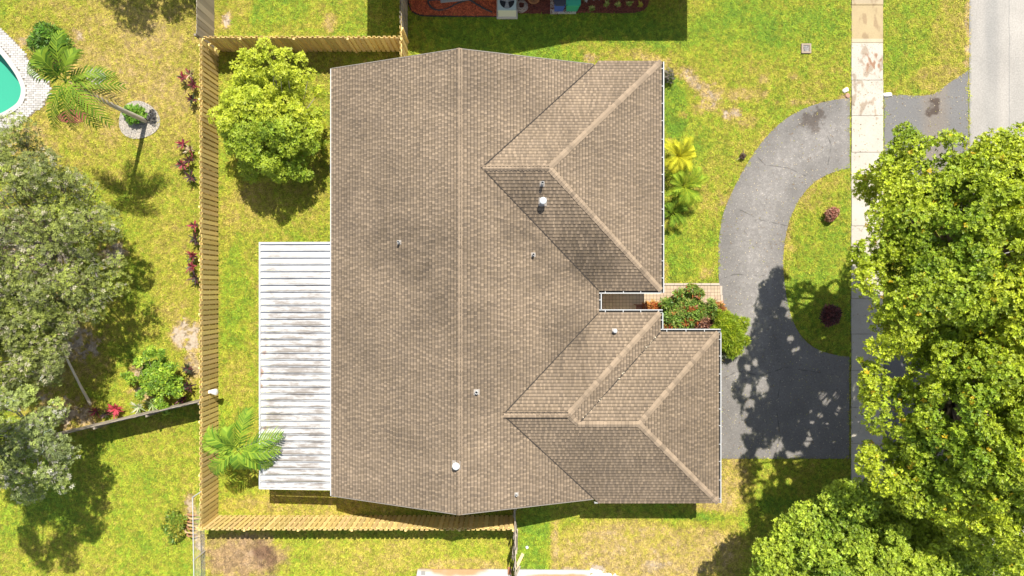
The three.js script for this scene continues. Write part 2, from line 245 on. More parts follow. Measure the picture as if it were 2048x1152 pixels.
// ---------------------------------------------------------------- house
const S = 0.39;
const hL = (x) => 2.5 + 0.431 * (x + 7.93), hR = (x) => 5 - S * (x + 2.13);
const hN1 = (x, z) => 2.7 + S * (z + 9.89), hE1 = (x) => 2.7 + S * (6.5 - x), hS1 = (x, z) => 2.7 + S * (0.09 - z);
const hN2 = (x, z) => 2.7 + S * (z - 1.09), hE2 = (x) => 2.7 + S * (6.46 - x), hN3 = (x, z) => 2.7 + S * (z - 1.94), hE3 = (x) => 2.7 + S * (9 - x), hS2 = (x, z) => 2.7 + S * (9.37 - z);
const faces = [ // height, outline in plan, upslope direction, course phase
  [hL, [[-7.93, -9.62], [-2.13, -9.62], [-2.13, 9.11], [-7.93, 9.11]], [1, 0]],
  [hR, [[-2.13, -9.62], [3.58, -9.72], [-1.23, -4.9], [3.77, 0.09], [3.77, 1.09], [-0.37, 5.23], [3.55, 9.17], [-2.13, 9.11]], [-1, 0]],
  [hN1, [[-1.23, -4.9], [3.77, -9.89], [6.5, -9.89], [1.51, -4.9]], [0, 1]],
  [hE1, [[1.51, -4.9], [6.5, -9.89], [6.5, 0.09]], [-1, 0]],
  [hS1, [[-1.23, -4.9], [1.51, -4.9], [6.5, 0.09], [3.77, 0.09]], [0, -1]],
  [hN2, [[-0.37, 5.23], [3.77, 1.09], [6.46, 1.09], [2.32, 5.23]], [0, 1]],
  [hE2, [[2.32, 5.23], [6.46, 1.09], [6.46, 1.94], [2.745, 5.655]], [-1, 0]],
  [hN3, [[2.745, 5.655], [6.46, 1.94], [9.0, 1.94], [5.28, 5.655]], [0, 1]],
  [hE3, [[5.28, 5.655], [9, 1.94], [9, 9.37]], [-1, 0]],
  [hS2, [[-0.37, 5.23], [2.32, 5.23], [2.745, 5.655], [5.28, 5.655], [9, 9.37], [3.77, 9.37]], [0, -1]],
];
const us_at = (poly, vOf, uOf, vm) => { const us = []; for (let i = 0, j = poly.length - 1; i < poly.length; j = i++) { const a = vOf(poly[j]), b = vOf(poly[i]); if ((a > vm) !== (b > vm)) us.push(lerp(uOf(poly[j]), uOf(poly[i]), (vm - a) / (b - a))); } return us.sort((a, b) => a - b); };
const roofStain = (x, z, ax = true) => { // algae streaks down the slope and weathering of the shingles
  const a = ax ? x : z, c = ax ? z : x, streak = fbm(a * 0.35, c * 1.9, 75), fine = nz(a * 1.2, c * 5.5, 76);
  let k = 1 + 0.16 * fbm(x * 0.3, z * 0.24, 70) + 0.13 * fbm(x * 0.8, z * 0.9, 71) + 0.08 * streak, dark = 0;
  for (const [cx, cz, rx, rz, s] of stains) { const d = ((x - cx) / rx) ** 2 + ((z - cz) / rz) ** 2; if (d < 3) dark += s * (1 - sm(0, 2.2, d + 1.1 * nz(x * 1.3, z * 1.3, 72) + 0.9 * streak)); }
  k *= 1 - clamp(dark * (0.75 + 0.9 * streak + 0.7 * fine), -0.25, 0.5);
  k *= 1 + 0.4 * (1 - sm(0.05, 0.24, Math.abs(z - 7.35 + 0.1 * nz(x * 2, 0, 73)))) * sm(-5.2, -3, x) * (1 - sm(-2.3, -1.6, x)) * (0.7 + 0.6 * nz(x * 8, z * 8, 77));
  k *= 1 + 0.5 * (1 - sm(0.08, 0.22, Math.abs(x - 1.55 - (z + 3.5) * 0.28))) * sm(-4, -3.3, z) * (1 - sm(-2.4, -1.6, z)) * (0.6 + 0.5 * nz(x * 9, z * 4, 74));
  return k;
};
const stains = [[-4.6, -1.8, 1.6, 1.3, 0.3], [-4.9, -4.5, 1.2, 1.2, 0.16], [-3, 1.0, 1.3, 2.2, 0.2], [2.4, -1.6, 1.5, 1.5, 0.3], [0.3, -3.2, 1, 1.2, 0.24], [2.2, 2.0, 1.1, 1.4, 0.28], [-7, -4, 0.7, 3, 0.16], [-6.9, 3, 0.7, 3, 0.14], [7.2, 6.3, 1.1, 1.8, 0.18], [3.7, -1.2, 1.3, 1.0, 0.26], [-6.5, -3.8, 0.5, 0.6, -0.22], [-6.2, -4.6, 0.4, 0.5, -0.18], [6.0, -3, 0.6, 3.4, 0.16], [2.0, -7.4, 1.4, 0.9, 0.12], [-1, 3.0, 0.8, 2, 0.14], [4.6, 8.2, 1.8, 0.8, 0.12], [0.2, -1, 1, 1.6, 0.12]];
const house = thing('house', 'large house with brown shingle roof of several hips in the middle of the plot', 'house', V(0, 0, 0));
{
  const deckM = new MB(), R = rng(31);
  const under = mat(0.07, 0.055, 0.045, 0.95), shingleMat = vmat(0.93);
  for (const [h, poly] of faces) for (const [dy, flip] of [[-0.012, 0], [-0.13, 1]]) {
    const g = sheet(poly, 0), p = g.attributes.position, ix = g.index.array, v = (i) => V(p.getX(i), h(p.getX(i), p.getZ(i)) + dy, p.getZ(i));
    for (let i = 0; i < ix.length; i += 3) flip ? deckM.tri(v(ix[i]), v(ix[i + 2]), v(ix[i + 1])) : deckM.tri(v(ix[i]), v(ix[i + 1]), v(ix[i + 2]));
  }
  const roof = part('roof', deckM.geo(), under, house);
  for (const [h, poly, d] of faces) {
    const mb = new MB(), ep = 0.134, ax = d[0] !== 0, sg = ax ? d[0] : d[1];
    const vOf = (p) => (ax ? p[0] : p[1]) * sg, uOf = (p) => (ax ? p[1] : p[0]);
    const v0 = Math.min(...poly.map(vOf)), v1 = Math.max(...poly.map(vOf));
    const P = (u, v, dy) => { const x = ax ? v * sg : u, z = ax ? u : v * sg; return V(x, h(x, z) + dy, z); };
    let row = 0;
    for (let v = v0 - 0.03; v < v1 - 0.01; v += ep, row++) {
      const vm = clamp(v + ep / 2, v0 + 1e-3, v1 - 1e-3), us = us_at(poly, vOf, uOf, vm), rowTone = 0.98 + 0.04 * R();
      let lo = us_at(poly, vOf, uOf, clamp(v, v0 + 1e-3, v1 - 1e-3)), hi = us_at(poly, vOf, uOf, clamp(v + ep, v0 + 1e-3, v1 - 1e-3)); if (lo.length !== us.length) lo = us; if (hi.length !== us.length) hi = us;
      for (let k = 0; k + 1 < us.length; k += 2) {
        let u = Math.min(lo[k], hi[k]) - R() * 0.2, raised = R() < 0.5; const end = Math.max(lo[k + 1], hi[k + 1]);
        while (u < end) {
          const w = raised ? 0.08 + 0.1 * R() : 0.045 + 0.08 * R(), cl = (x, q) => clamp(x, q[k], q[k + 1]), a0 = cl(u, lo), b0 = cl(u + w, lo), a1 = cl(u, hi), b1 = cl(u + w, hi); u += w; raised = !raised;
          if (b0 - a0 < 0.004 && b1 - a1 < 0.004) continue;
          const c = P((a0 + b0) / 2, vm, 0), tone = roofStain(c.x, c.z, ax) * (h === hS1 || h === hS2 ? 0.87 : h === hN1 || h === hN2 || h === hN3 ? 1.04 : 0.98) * rowTone * (raised ? 1.12 + 0.4 * R() : 0.8 + 0.3 * R());  // sun shading put into the tone: south slopes darker, north slopes lighter
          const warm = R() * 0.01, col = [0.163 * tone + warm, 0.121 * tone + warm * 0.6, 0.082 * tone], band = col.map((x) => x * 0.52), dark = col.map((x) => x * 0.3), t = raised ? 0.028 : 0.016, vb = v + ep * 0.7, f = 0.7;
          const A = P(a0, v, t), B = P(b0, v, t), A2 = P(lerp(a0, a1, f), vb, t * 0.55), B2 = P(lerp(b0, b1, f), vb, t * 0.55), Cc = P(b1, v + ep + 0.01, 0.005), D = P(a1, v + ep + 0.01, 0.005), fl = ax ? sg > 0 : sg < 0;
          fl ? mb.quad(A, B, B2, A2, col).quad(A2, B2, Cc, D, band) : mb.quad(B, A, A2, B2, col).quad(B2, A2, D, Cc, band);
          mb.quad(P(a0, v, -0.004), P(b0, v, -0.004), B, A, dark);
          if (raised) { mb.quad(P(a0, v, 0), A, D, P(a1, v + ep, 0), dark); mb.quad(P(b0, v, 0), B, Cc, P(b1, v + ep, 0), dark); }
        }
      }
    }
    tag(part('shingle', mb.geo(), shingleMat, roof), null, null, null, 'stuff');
  }
  // thin dark strips along the valleys between the slopes
  for (const [a, b, f1, f2] of [[[3.58, -9.7], [-1.23, -4.9], hR, hN1], [[-1.23, -4.9], [3.77, 0.09], hR, hS1], [[3.77, 1.09], [-0.37, 5.23], hR, hN2], [[-0.37, 5.23], [3.55, 9.15], hR, hS2], [[6.46, 1.94], [2.745, 5.655], hE2, hN3]]) {
    const mb = new MB(), L = Math.hypot(b[0] - a[0], b[1] - a[1]), nx = -(b[1] - a[1]) / L, nzz = (b[0] - a[0]) / L, Q = (t, o) => { const x = lerp(a[0], b[0], t) + nx * o, z = lerp(a[1], b[1], t) + nzz * o; return V(x, Math.max(f1(x, z), f2(x, z)) + 0.034, z); };
    for (let i = 0; i < 40; i++) { const w0 = 0.022 + 0.014 * nz(i * 0.9, a[0], 78), w1 = 0.022 + 0.014 * nz((i + 1) * 0.9, a[0], 78); mb.quad(Q(i / 40, 0), Q((i + 1) / 40, 0), Q((i + 1) / 40, w1), Q(i / 40, w0)).quad(Q(i / 40, -w0), Q((i + 1) / 40, -w1), Q((i + 1) / 40, 0), Q(i / 40, 0)); }
    part('valley', mb.geo(), mat(0.04, 0.032, 0.025, 1), roof);
  }
  // ridge and hip caps
  const caps = [[[-2.13, -9.66], [-2.13, 9.15], hL, hR], [[-1.2, -4.9], [1.51, -4.9], hN1, hS1], [[6.5, -9.89], [1.51, -4.9], hN1, hE1], [[6.5, 0.09], [1.51, -4.9], hE1, hS1], [[-0.34, 5.23], [2.32, 5.23], hN2, hS2], [[6.46, 1.09], [2.32, 5.23], hN2, hE2], [[2.32, 5.23], [2.745, 5.655], hE2, hS2], [[2.745, 5.655], [5.28, 5.655], hN3, hS2], [[9, 1.94], [5.28, 5.655], hN3, hE3], [[9, 9.37], [5.28, 5.655], hE3, hS2]];
  for (const [a, b, f1, f2] of caps) {
    const mb = new MB(), len = Math.hypot(b[0] - a[0], b[1] - a[1]), dx = (b[0] - a[0]) / len, dz = (b[1] - a[1]) / len, e = 0.15, w = 0.122;
    const hh = (x, z) => Math.min(f1(x, z), f2(x, z));
    for (let s = 0; s < len - 0.05; s += e) {
      const q = R(), tone = (q < 0.2 ? 0.78 : 1) * (0.88 + 0.26 * R()) * (0.9 + 0.1 * roofStain(a[0] + dx * s, a[1] + dz * s)), col = [0.25 * tone, 0.186 * tone, 0.125 * tone], dk = col.map((c) => c * 0.5), jw = w + (R() - 0.5) * 0.02;
      const Q = (t, o, dy) => { const x = a[0] + dx * t - dz * o, z = a[1] + dz * t + dx * o; return V(x, hh(x, z) + dy, z); };
      const t1 = Math.min(len, s + e + 0.04), y0 = 0.062, y1 = 0.032;
      for (const o of [-jw, jw]) { const A = Q(s, 0, y0), B = Q(s, o, y0 - 0.012), Cc = Q(t1, o, y1 - 0.012), D = Q(t1, 0, y1); o > 0 ? mb.quad(A, B, Cc, D, col) : mb.quad(B, A, D, Cc, col); mb.quad(Q(s, 0, 0), Q(s, o, 0), B, A, dk); mb.quad(Q(s, o, 0), Q(t1, o, 0), Cc, B, dk); }
    }
    tag(part('ridge_cap', mb.geo(), shingleMat, roof), null, null, null, 'stuff');
  }
  // metal drip edge / fascia boards, gutters with hangers
  const white = mat(0.43, 0.43, 0.42, 0.5), dirtShade = mat(0.035, 0.033, 0.03, 1), fasc = mat(0.22, 0.19, 0.16, 0.8);
  const board = (name, a, b, ya, yb, hgt, th, m) => { const d = V(b[0] - a[0], 0, b[1] - a[1]), n = V(-d.z, 0, d.x).normalize().multiplyScalar(th / 2), mb = new MB(); const q = (p, y, s) => V(p[0] + n.x * s, y, p[1] + n.z * s); for (const s of [-1, 1]) mb.quad(q(a, ya, s), q(b, yb, s), q(b, yb - hgt, s), q(a, ya - hgt, s)); mb.quad(q(a, ya, -1), q(b, yb, -1), q(b, yb, 1), q(a, ya, 1)); mb.quad(q(a, ya - hgt, -1), q(b, yb - hgt, -1), q(b, yb - hgt, 1), q(a, ya - hgt, 1)); return part(name, mb.geo(), m, house); };
  board('fascia', [-7.965, -9.64], [-7.965, 9.13], 2.52, 2.52, 0.16, 0.035, white);
  for (const [a, b] of [[[-7.95, -9.65], [-2.13, -9.65]], [[-7.95, 9.14], [-2.13, 9.14]]]) board('rake_board', a, b, 2.505, 5.005, 0.18, 0.03, fasc);
  board('rake_board', [-2.13, -9.65], [3.56, -9.75], 5.005, hR(3.56), 0.18, 0.03, fasc); board('rake_board', [-2.13, 9.14], [3.55, 9.2], 5.005, hR(3.55), 0.18, 0.03, fasc);
  board('fascia', [3.75, -9.905], [6.5, -9.905], 2.7, 2.7, 0.16, 0.03, fasc); board('fascia', [3.6, 9.39], [9, 9.39], 2.69, 2.69, 0.16, 0.03, white);
  const gutter = (a, b, n) => { // n: outward direction in plan
    const len = Math.hypot(b[0] - a[0], b[1] - a[1]), d = [(b[0] - a[0]) / len, (b[1] - a[1]) / len], mb = new MB(), y = 2.66, w = 0.125;
    const Q = (s, o, yy) => V(a[0] + d[0] * s + n[0] * o, yy, a[1] + d[1] * s + n[1] * o);
    const bar = (o0, o1, y0, y1) => { mb.quad(Q(0, o0, y1), Q(len, o0, y1), Q(len, o1, y1), Q(0, o1, y1)); mb.quad(Q(0, o0, y0), Q(len, o0, y0), Q(len, o1, y0), Q(0, o1, y0)); for (const o of [o0, o1]) mb.quad(Q(0, o, y0), Q(len, o, y0), Q(len, o, y1), Q(0, o, y1)); };
    bar(w - 0.012, w + 0.026, y - 0.11, y + 0.01); bar(0.006, 0.022, y - 0.11, y); bar(0.022, w - 0.012, y - 0.115, y - 0.1);
    for (const s of [0, len]) mb.quad(Q(s, 0.006, y - 0.1), Q(s, w, y - 0.1), Q(s, w, y), Q(s, 0.006, y));
    const g = part('gutter', mb.geo(), white, house);
    const dm = new MB(); dm.quad(Q(0.02, 0.024, y - 0.09), Q(len - 0.02, 0.024, y - 0.09), Q(len - 0.02, w - 0.014, y - 0.088), Q(0.02, w - 0.014, y - 0.088)); part('silt_shade', dm.geo(), dirtShade, g);  // dark gutter floor: debris plus inner shadow put into its colour
    for (let s = 0.3; s < len; s += 0.72 + 0.12 * R()) { const hb = new MB(); const c = Q(s, w / 2 + 0.012, y - 0.005); hb.box(c, V(Math.abs(n[0]) > 0.5 ? w : 0.03, 0.018, Math.abs(n[0]) > 0.5 ? 0.03 : w)); part('hanger', hb.geo(), white, g); }
    return g;
  };
  gutter([6.5, -9.9], [6.5, 0.22], [1, 0]); gutter([3.78, 0.09], [6.5, 0.09], [0, 1]); gutter([3.77, 0.22], [3.77, 0.96], [1, 0]); gutter([3.78, 1.09], [6.59, 1.09], [0, -1]); gutter([6.46, 1.1], [6.46, 1.82], [1, 0]); gutter([6.47, 1.94], [9.13, 1.94], [0, -1]); gutter([9, 1.95], [9, 9.4], [1, 0]);
  // walls, soffit side, windows, doors
  const stucco = mat(0.7, 0.64, 0.54, 0.95), glass = new THREE.MeshPhysicalMaterial({ color: 0x223038, roughness: 0.08, metalness: 0.1 });
  const wallBox = (x0, z0, x1, z1, top) => part('wall', new MB().box(V((x0 + x1) / 2, top / 2, (z0 + z1) / 2), V(x1 - x0, top, z1 - z0)).geo(), stucco, house);
  wallBox(-7.4, -9.1, 3.2, 8.65, 2.55); wallBox(2.9, -9.35, 5.9, -0.45, 2.62); wallBox(2.9, 1.65, 5.9, 8.8, 2.62); wallBox(5.6, 2.5, 8.45, 8.75, 2.6);
  { for (const [z0, z1] of [[-9.1, -8.9], [8.45, 8.65]]) { const gb = new MB(); const tri = (z, f) => f ? gb.tri(V(-7.4, 2.55, z), V(-2.13, 4.82, z), V(3.2, 2.72, z)) : gb.tri(V(-7.4, 2.55, z), V(3.2, 2.72, z), V(-2.13, 4.82, z)); tri(z0, 1); tri(z1, 0); part('gable_wall', gb.geo(), stucco, house); } }
  const opening = (name, x, z, y, w, h, nx, nzv) => { const sx = nx ? 0.06 : w, sz = nx ? w : 0.06, f = part(name, new THREE.BoxGeometry(sx + (nx ? 0 : 0.12), h + 0.12, sz + (nx ? 0.12 : 0)), white, house, V(x, y, z)); part(name === 'window' ? 'pane' : 'panel', new THREE.BoxGeometry(nx ? 0.03 : w, h, nx ? w : 0.03), name === 'window' ? glass : white, f, V(nx * 0.025, 0, nzv * 0.025)); };
  opening('window', 5.92, -7.2, 1.5, 1.6, 1.2, 1, 0); opening('window', 5.92, -3, 1.5, 1.6, 1.2, 1, 0); opening('window', -7.42, -6, 1.5, 1.6, 1.2, -1, 0); opening('window', -1, 8.67, 1.5, 1.2, 1, 0, 1); opening('window', -4, -9.12, 1.5, 1.2, 1, 0, -1);
  opening('door', 3.22, 0.6, 1.05, 0.95, 2.05, 1, 0); opening('garage_door', 8.47, 5.7, 1.1, 4.6, 2.1, 1, 0); opening('patio_door', -7.42, 3.2, 1.05, 2.6, 2.05, -1, 0);
  // pipes on the roof
  const pipeMat = mat(0.6, 0.6, 0.58, 0.45), lead = mat(0.3, 0.26, 0.22, 0.7), blackHole = mat(0.02, 0.02, 0.02, 1);
  const vent = (px, py, f, r, tall, hood) => {
    let p = at(px, py, 3.5); for (let i = 0; i < 6; i++) p = at(px, py, f(p.x, p.z) + tall * 0.7);
    const y = f(p.x, p.z), mb = new MB();
    const prof = hood ? [[r * 0.6, -0.1], [r * 0.6, tall - 0.1], [r * 1.5, tall - 0.09], [r * 1.55, tall - 0.02], [r * 1.1, tall + 0.02], [0.001, tall + 0.045]] : [[r, -0.1], [r, tall], [r * 0.72, tall], [r * 0.7, tall - 0.08]];
    const v = part('vent_pipe', new THREE.LatheGeometry(prof.map((q) => new THREE.Vector2(...q)), 14), hood === 2 ? mat(0.62, 0.64, 0.64, 0.35, { metalness: 0.3 }) : pipeMat, house, V(p.x, y, p.z));
    if (!hood) part('opening', new THREE.CircleGeometry(r * 0.7, 12).rotateX(-Math.PI / 2), blackHole, v, V(0, tall - 0.07, 0));
    const e = r * 1.7, q = (dx, dz) => V(dx, f(p.x + dx, p.z + dz) - y + 0.035, dz); mb.quad(q(-e, e), q(e, e), q(e, -e), q(-e, -e)); part('flashing', mb.geo(), lead, v);
  };
  vent(797, 484, hL, 0.055, 0.3); vent(1067, 509, hR, 0.055, 0.3); vent(953, 785, hR, 0.07, 0.2); vent(912, 932, hL, 0.1, 0.3, 1); vent(1230, 662, hN2, 0.06, 0.28, 1); vent(1085, 366, hS1, 0.06, 0.42); vent(1086, 402, hS1, 0.1, 0.42, 2); vent(1033, 990, hR, 0.05, 0.2);
}
// ---------------------------------------------------------------- patio roof of white pans behind the house
{
  const t = thing('patio_roof', 'white dirty corrugated metal patio roof attached to the back of the brown roof', 'patio roof', V(-9.5, 0, 3.42));
  const R = rng(77), z0 = -1.97, z1 = 8.83, n = 36, w = (z1 - z0) / n, xa = -11.12, xb = -7.99, ya = 2.28, yb = 2.43;
  const tex = groundMap(xa, z0, xb, z1, 90, (x, z) => {
    const f = ((z - z0) / w) % 1, i = Math.floor((z - z0) / w), mid = 1 - Math.abs(f - 0.55) * 2, along = sm(0.05, 0.45, (x - xa) + 0.2 * nz(x, z * 2.5, 87)) * (1 - sm(2.6, 3.1, x - xa));
    const low = sm(-1.5, 1.5, z) * 0.5 + 0.5, d = clamp((0.3 + 0.85 * fbm(x * 0.9 + i * 3.1, z * 5, 80) + 0.5 * nz(x * 5, z * 14, 81) + 0.3 * nz(x * 14, z * 30, 82) + 0.3 * mid + 0.5 * sm(0.68, 0.95, f)) * along * low, 0, 1) * 0.9;
    let c = mix3([0.5, 0.495, 0.485], [0.22, 0.19, 0.165], d); const rust = sm(0.25, 0.6, nz(x * 3, z * 2, 83) + 0.3 * nz(x * 9, z * 9, 84)) * (1 - sm(0.15, 0.4, x - xa)) * sm(0, 2, z); return mix3(c, [0.25, 0.12, 0.07], 0.75 * rust);
  });
  const pan = new THREE.MeshStandardMaterial({ map: tex.t, roughness: 0.5 }), white = mat(0.56, 0.56, 0.55, 0.45);
  for (let i = 0; i < n; i++) {
    const za = z0 + i * w, zb = za + w, mb = new MB(), j = (R() - 0.5) * 0.01, prof = [[za + 0.002, 0.095 + j], [za + 0.028, 0.095 + j], [za + 0.034, 0.003], [zb - 0.026, 0.001], [zb - 0.018, 0.05 + j], [zb - 0.012, 0.05 + j], [zb - 0.009, -0.02]];
    for (let k = 0; k + 1 < prof.length; k++) mb.quad(V(xa, ya + prof[k][1], prof[k][0]), V(xa, ya + prof[k + 1][1], prof[k + 1][0]), V(xb, yb + prof[k + 1][1], prof[k + 1][0]), V(xb, yb + prof[k][1], prof[k][0]));
    const g = tex.uv(mb.geo()); g.translate(9.5, 0, -3.42); part('panel', g, pan, t);
  }
  const bx = (name, c, s) => part(name, new THREE.BoxGeometry(s.x, s.y, s.z), white, t, V(c.x + 9.5, c.y, c.z - 3.42));
  bx('gutter_front', V(xa - 0.04, 2.26, (z0 + z1) / 2), V(0.06, 0.14, z1 - z0 + 0.12)).name = 'gutter';
  for (const z of [z0 - 0.03, z1 + 0.03]) { const f = bx('end_trim', V((xa + xb) / 2, 2.37, z), V(xb - xa, 0.13, 0.05)); f.rotation.z = Math.atan2(yb - ya, xb - xa); }
  for (let i = 0; i < 5; i++) bx('post', V(xa + 0.15, 1.12, lerp(z0 + 0.15, z1 - 0.15, i / 4)), V(0.08, 2.2, 0.08));
  bx('beam', V(xa + 0.15, 2.21, (z0 + z1) / 2), V(0.07, 0.12, z1 - z0 - 0.1));
  struct('patio_slab', sheet([[-11.0, -1.9], [-7.45, -1.9], [-7.45, 8.6], [-11.0, 8.6]], 0.08, [], 0.1), mat(0.38, 0.36, 0.33, 0.95));
}
// ---------------------------------------------------------------- wooden fences: boards on both faces of the rails
const newWood = [], oldWood = []; { const R = rng(90); for (let i = 0; i < 7; i++) { const k = 0.8 + 0.36 * R(); newWood.push(mat((0.66 + 0.05 * R()) * k, 0.5 * k, (0.16 + 0.05 * R()) * k, 0.8)); const q = 0.8 + 0.5 * R(); oldWood.push(mat(0.29 * q, 0.245 * q, 0.19 * q, 0.9)); } }
function woodFence(name, label, a, b, { woods = newWood, hgt = 1.83, pitch = 0.23, faces2 = true, seed = 1, oldUntil = 0, thick = 0.02, ragged = 0, drop = 0, post = 2.42 } = {}) {
  const R = rng(seed), len = Math.hypot(b[0] - a[0], b[1] - a[1]), ang = -Math.atan2(b[1] - a[1], b[0] - a[0]);
  const t = thing(name, label, 'fence', V(a[0], 0, a[1])); t.rotation.y = ang;
  const shp = new THREE.Shape([[-0.08, 0], [0.08, 0], [0.08, hgt - 0.03], [0.055, hgt], [-0.055, hgt], [-0.08, hgt - 0.03]].map((p) => new THREE.Vector2(...p)));
  const pg = new THREE.ExtrudeGeometry(shp, { depth: thick, bevelEnabled: false }); pg.translate(0, 0, -thick / 2);
  const pick = (s) => (s / len < oldUntil ? oldWood : woods);
  for (const [side, off] of faces2 ? [[1, 0], [-1, pitch / 2]] : [[1, 0]]) for (let s = 0.08 + off; s < len - 0.05; s += pitch) {
    if (R() < drop) continue; const m = part('picket', pg, pick(s)[Math.floor(R() * 7)], t, V(s + (R() - 0.5) * 0.012, 0.035 - R() * 0.04, side * 0.032 + (R() - 0.5) * 0.006));
    m.rotation.set((R() - 0.5) * (0.012 + ragged), 0, (R() - 0.5) * (0.012 + ragged)); if (ragged) m.scale.y = 1 - R() * ragged * 1.5;
  }
  for (const y of [0.28, 0.95, 1.6]) if (y < hgt) part('rail', new THREE.BoxGeometry(len, 0.085, 0.038), pick(len)[2], t, V(len / 2, y, 0));
  for (let s = 0; s <= len + 0.1; s += post) part('post', new THREE.BoxGeometry(0.09, hgt - 0.02, 0.09), pick(s)[1], t, V(Math.min(s, len), (hgt - 0.02) / 2, -0.062));
  return t;
}
woodFence('wood_fence', 'long yellow wooden fence along the back lawn between both yards', [-14.0, 10.86], [-14.0, -11.3], { seed: 2 });
woodFence('wood_fence', 'yellow wooden fence behind the yellow-green tree at the top of the yard', [-4.98, -11.28], [-13.95, -11.28], { seed: 3 });
woodFence('wood_fence', 'yellow wooden fence casting a scalloped shadow below the house', [0.05, 10.84], [-14.3, 10.84], { seed: 4 });
woodFence('wood_fence', 'short half grey half yellow fence running from the roof past the red mulch', [-5.0, -14.1], [-5.0, -9.12], { seed: 5, oldUntil: 0.46 });
woodFence('old_fence', 'grey weathered wooden fence at the top left beyond the yellow fence', [-14.2, -11.4], [-14.2, -16.5], { seed: 6, woods: oldWood, faces2: false, pitch: 0.155 });
woodFence('old_fence', 'dark leaning wooden fence slanting beside the red and pale plants', [-14.1, 5.15], [-23.5, 7.35], { seed: 7, woods: oldWood, faces2: false, pitch: 0.15 });
woodFence('old_fence', 'broken grey fence with missing boards between the white slabs', [0.12, 9.3], [0.2, 15.5], { seed: 8, woods: oldWood, faces2: false, pitch: 0.17, ragged: 0.16, drop: 0.12 });
{ // chain-link fence at the bottom left
  const t = thing('chain_link_fence', 'thin pale chain-link fence rail beside the bottom left lawn', 'fence', V(-14.65, 0, 9.6)), st = mat(0.62, 0.62, 0.6, 0.4, { metalness: 0.5 }), L = 6;
  const rod = (name, a, b, r) => part(name, new MB().tube([a, b], r, 8).geo(), st, t);
  rod('top_rail', V(0, 1.2, 0), V(0.1, 1.2, L), 0.024); for (let i = 0; i < 3; i++) rod('post', V(i * 0.05, 0, i * 2.9), V(i * 0.05, 1.24, i * 2.9), 0.03);
  rod('brace', V(0, 1.18, 0), V(0.62, 1.25, -0.42), 0.02);
  const mb = new MB(); for (let k = -12; k < 60; k++) for (const d of [1, -1]) { const a = V(0.0, 0.02, k * 0.1), s = 1.18, z0 = k * 0.1, z1 = z0 + d * s; if (z0 < 0 || z0 > L || z1 < 0 || z1 > L) continue; mb.tube([V(z0 / L * 0.1, 0.02, z0), V(z1 / L * 0.1, 1.19, z1)], 0.0025, 3); }
  tag(part('mesh', mb.geo(), st, t), null, null, null, 'stuff').name = 'wire_mesh';
}

// ---------------------------------------------------------------- plants
// a sprig: a rosette of folded leaves about the y axis
function sprig(n, len, wid, lift, seed, droop = 0.1) {
  const R = rng(seed), mb = new MB();
  for (let i = 0; i < n; i++) {
    const a = i * 2.4 + R() * 0.6, l = len * (0.7 + 0.6 * R()), e = lift + (R() - 0.5) * 0.7, dir = V(Math.cos(a) * Math.cos(e), Math.sin(e), Math.sin(a) * Math.cos(e)), side = V(-Math.sin(a), 0, Math.cos(a)), up = side.clone().cross(dir).negate();
    const b = dir.clone().multiplyScalar(l * 0.12), tip = dir.clone().multiplyScalar(l).addScaledVector(V(0, 1, 0), -droop * l), m = dir.clone().multiplyScalar(l * 0.5), w = wid * (0.8 + 0.4 * R()), k = 0.82 + 0.36 * R();
    const Lf = m.clone().addScaledVector(side, w / 2).addScaledVector(up, w * 0.18), Rt = m.clone().addScaledVector(side, -w / 2).addScaledVector(up, w * 0.18);
    mb.tri(b, Lf, tip, [k, k, k]); mb.tri(b, tip, Rt, [k * 0.9, k * 0.9, k * 0.9]);
  }
  return mb.geo();
}
const UP = V(0, 1, 0);
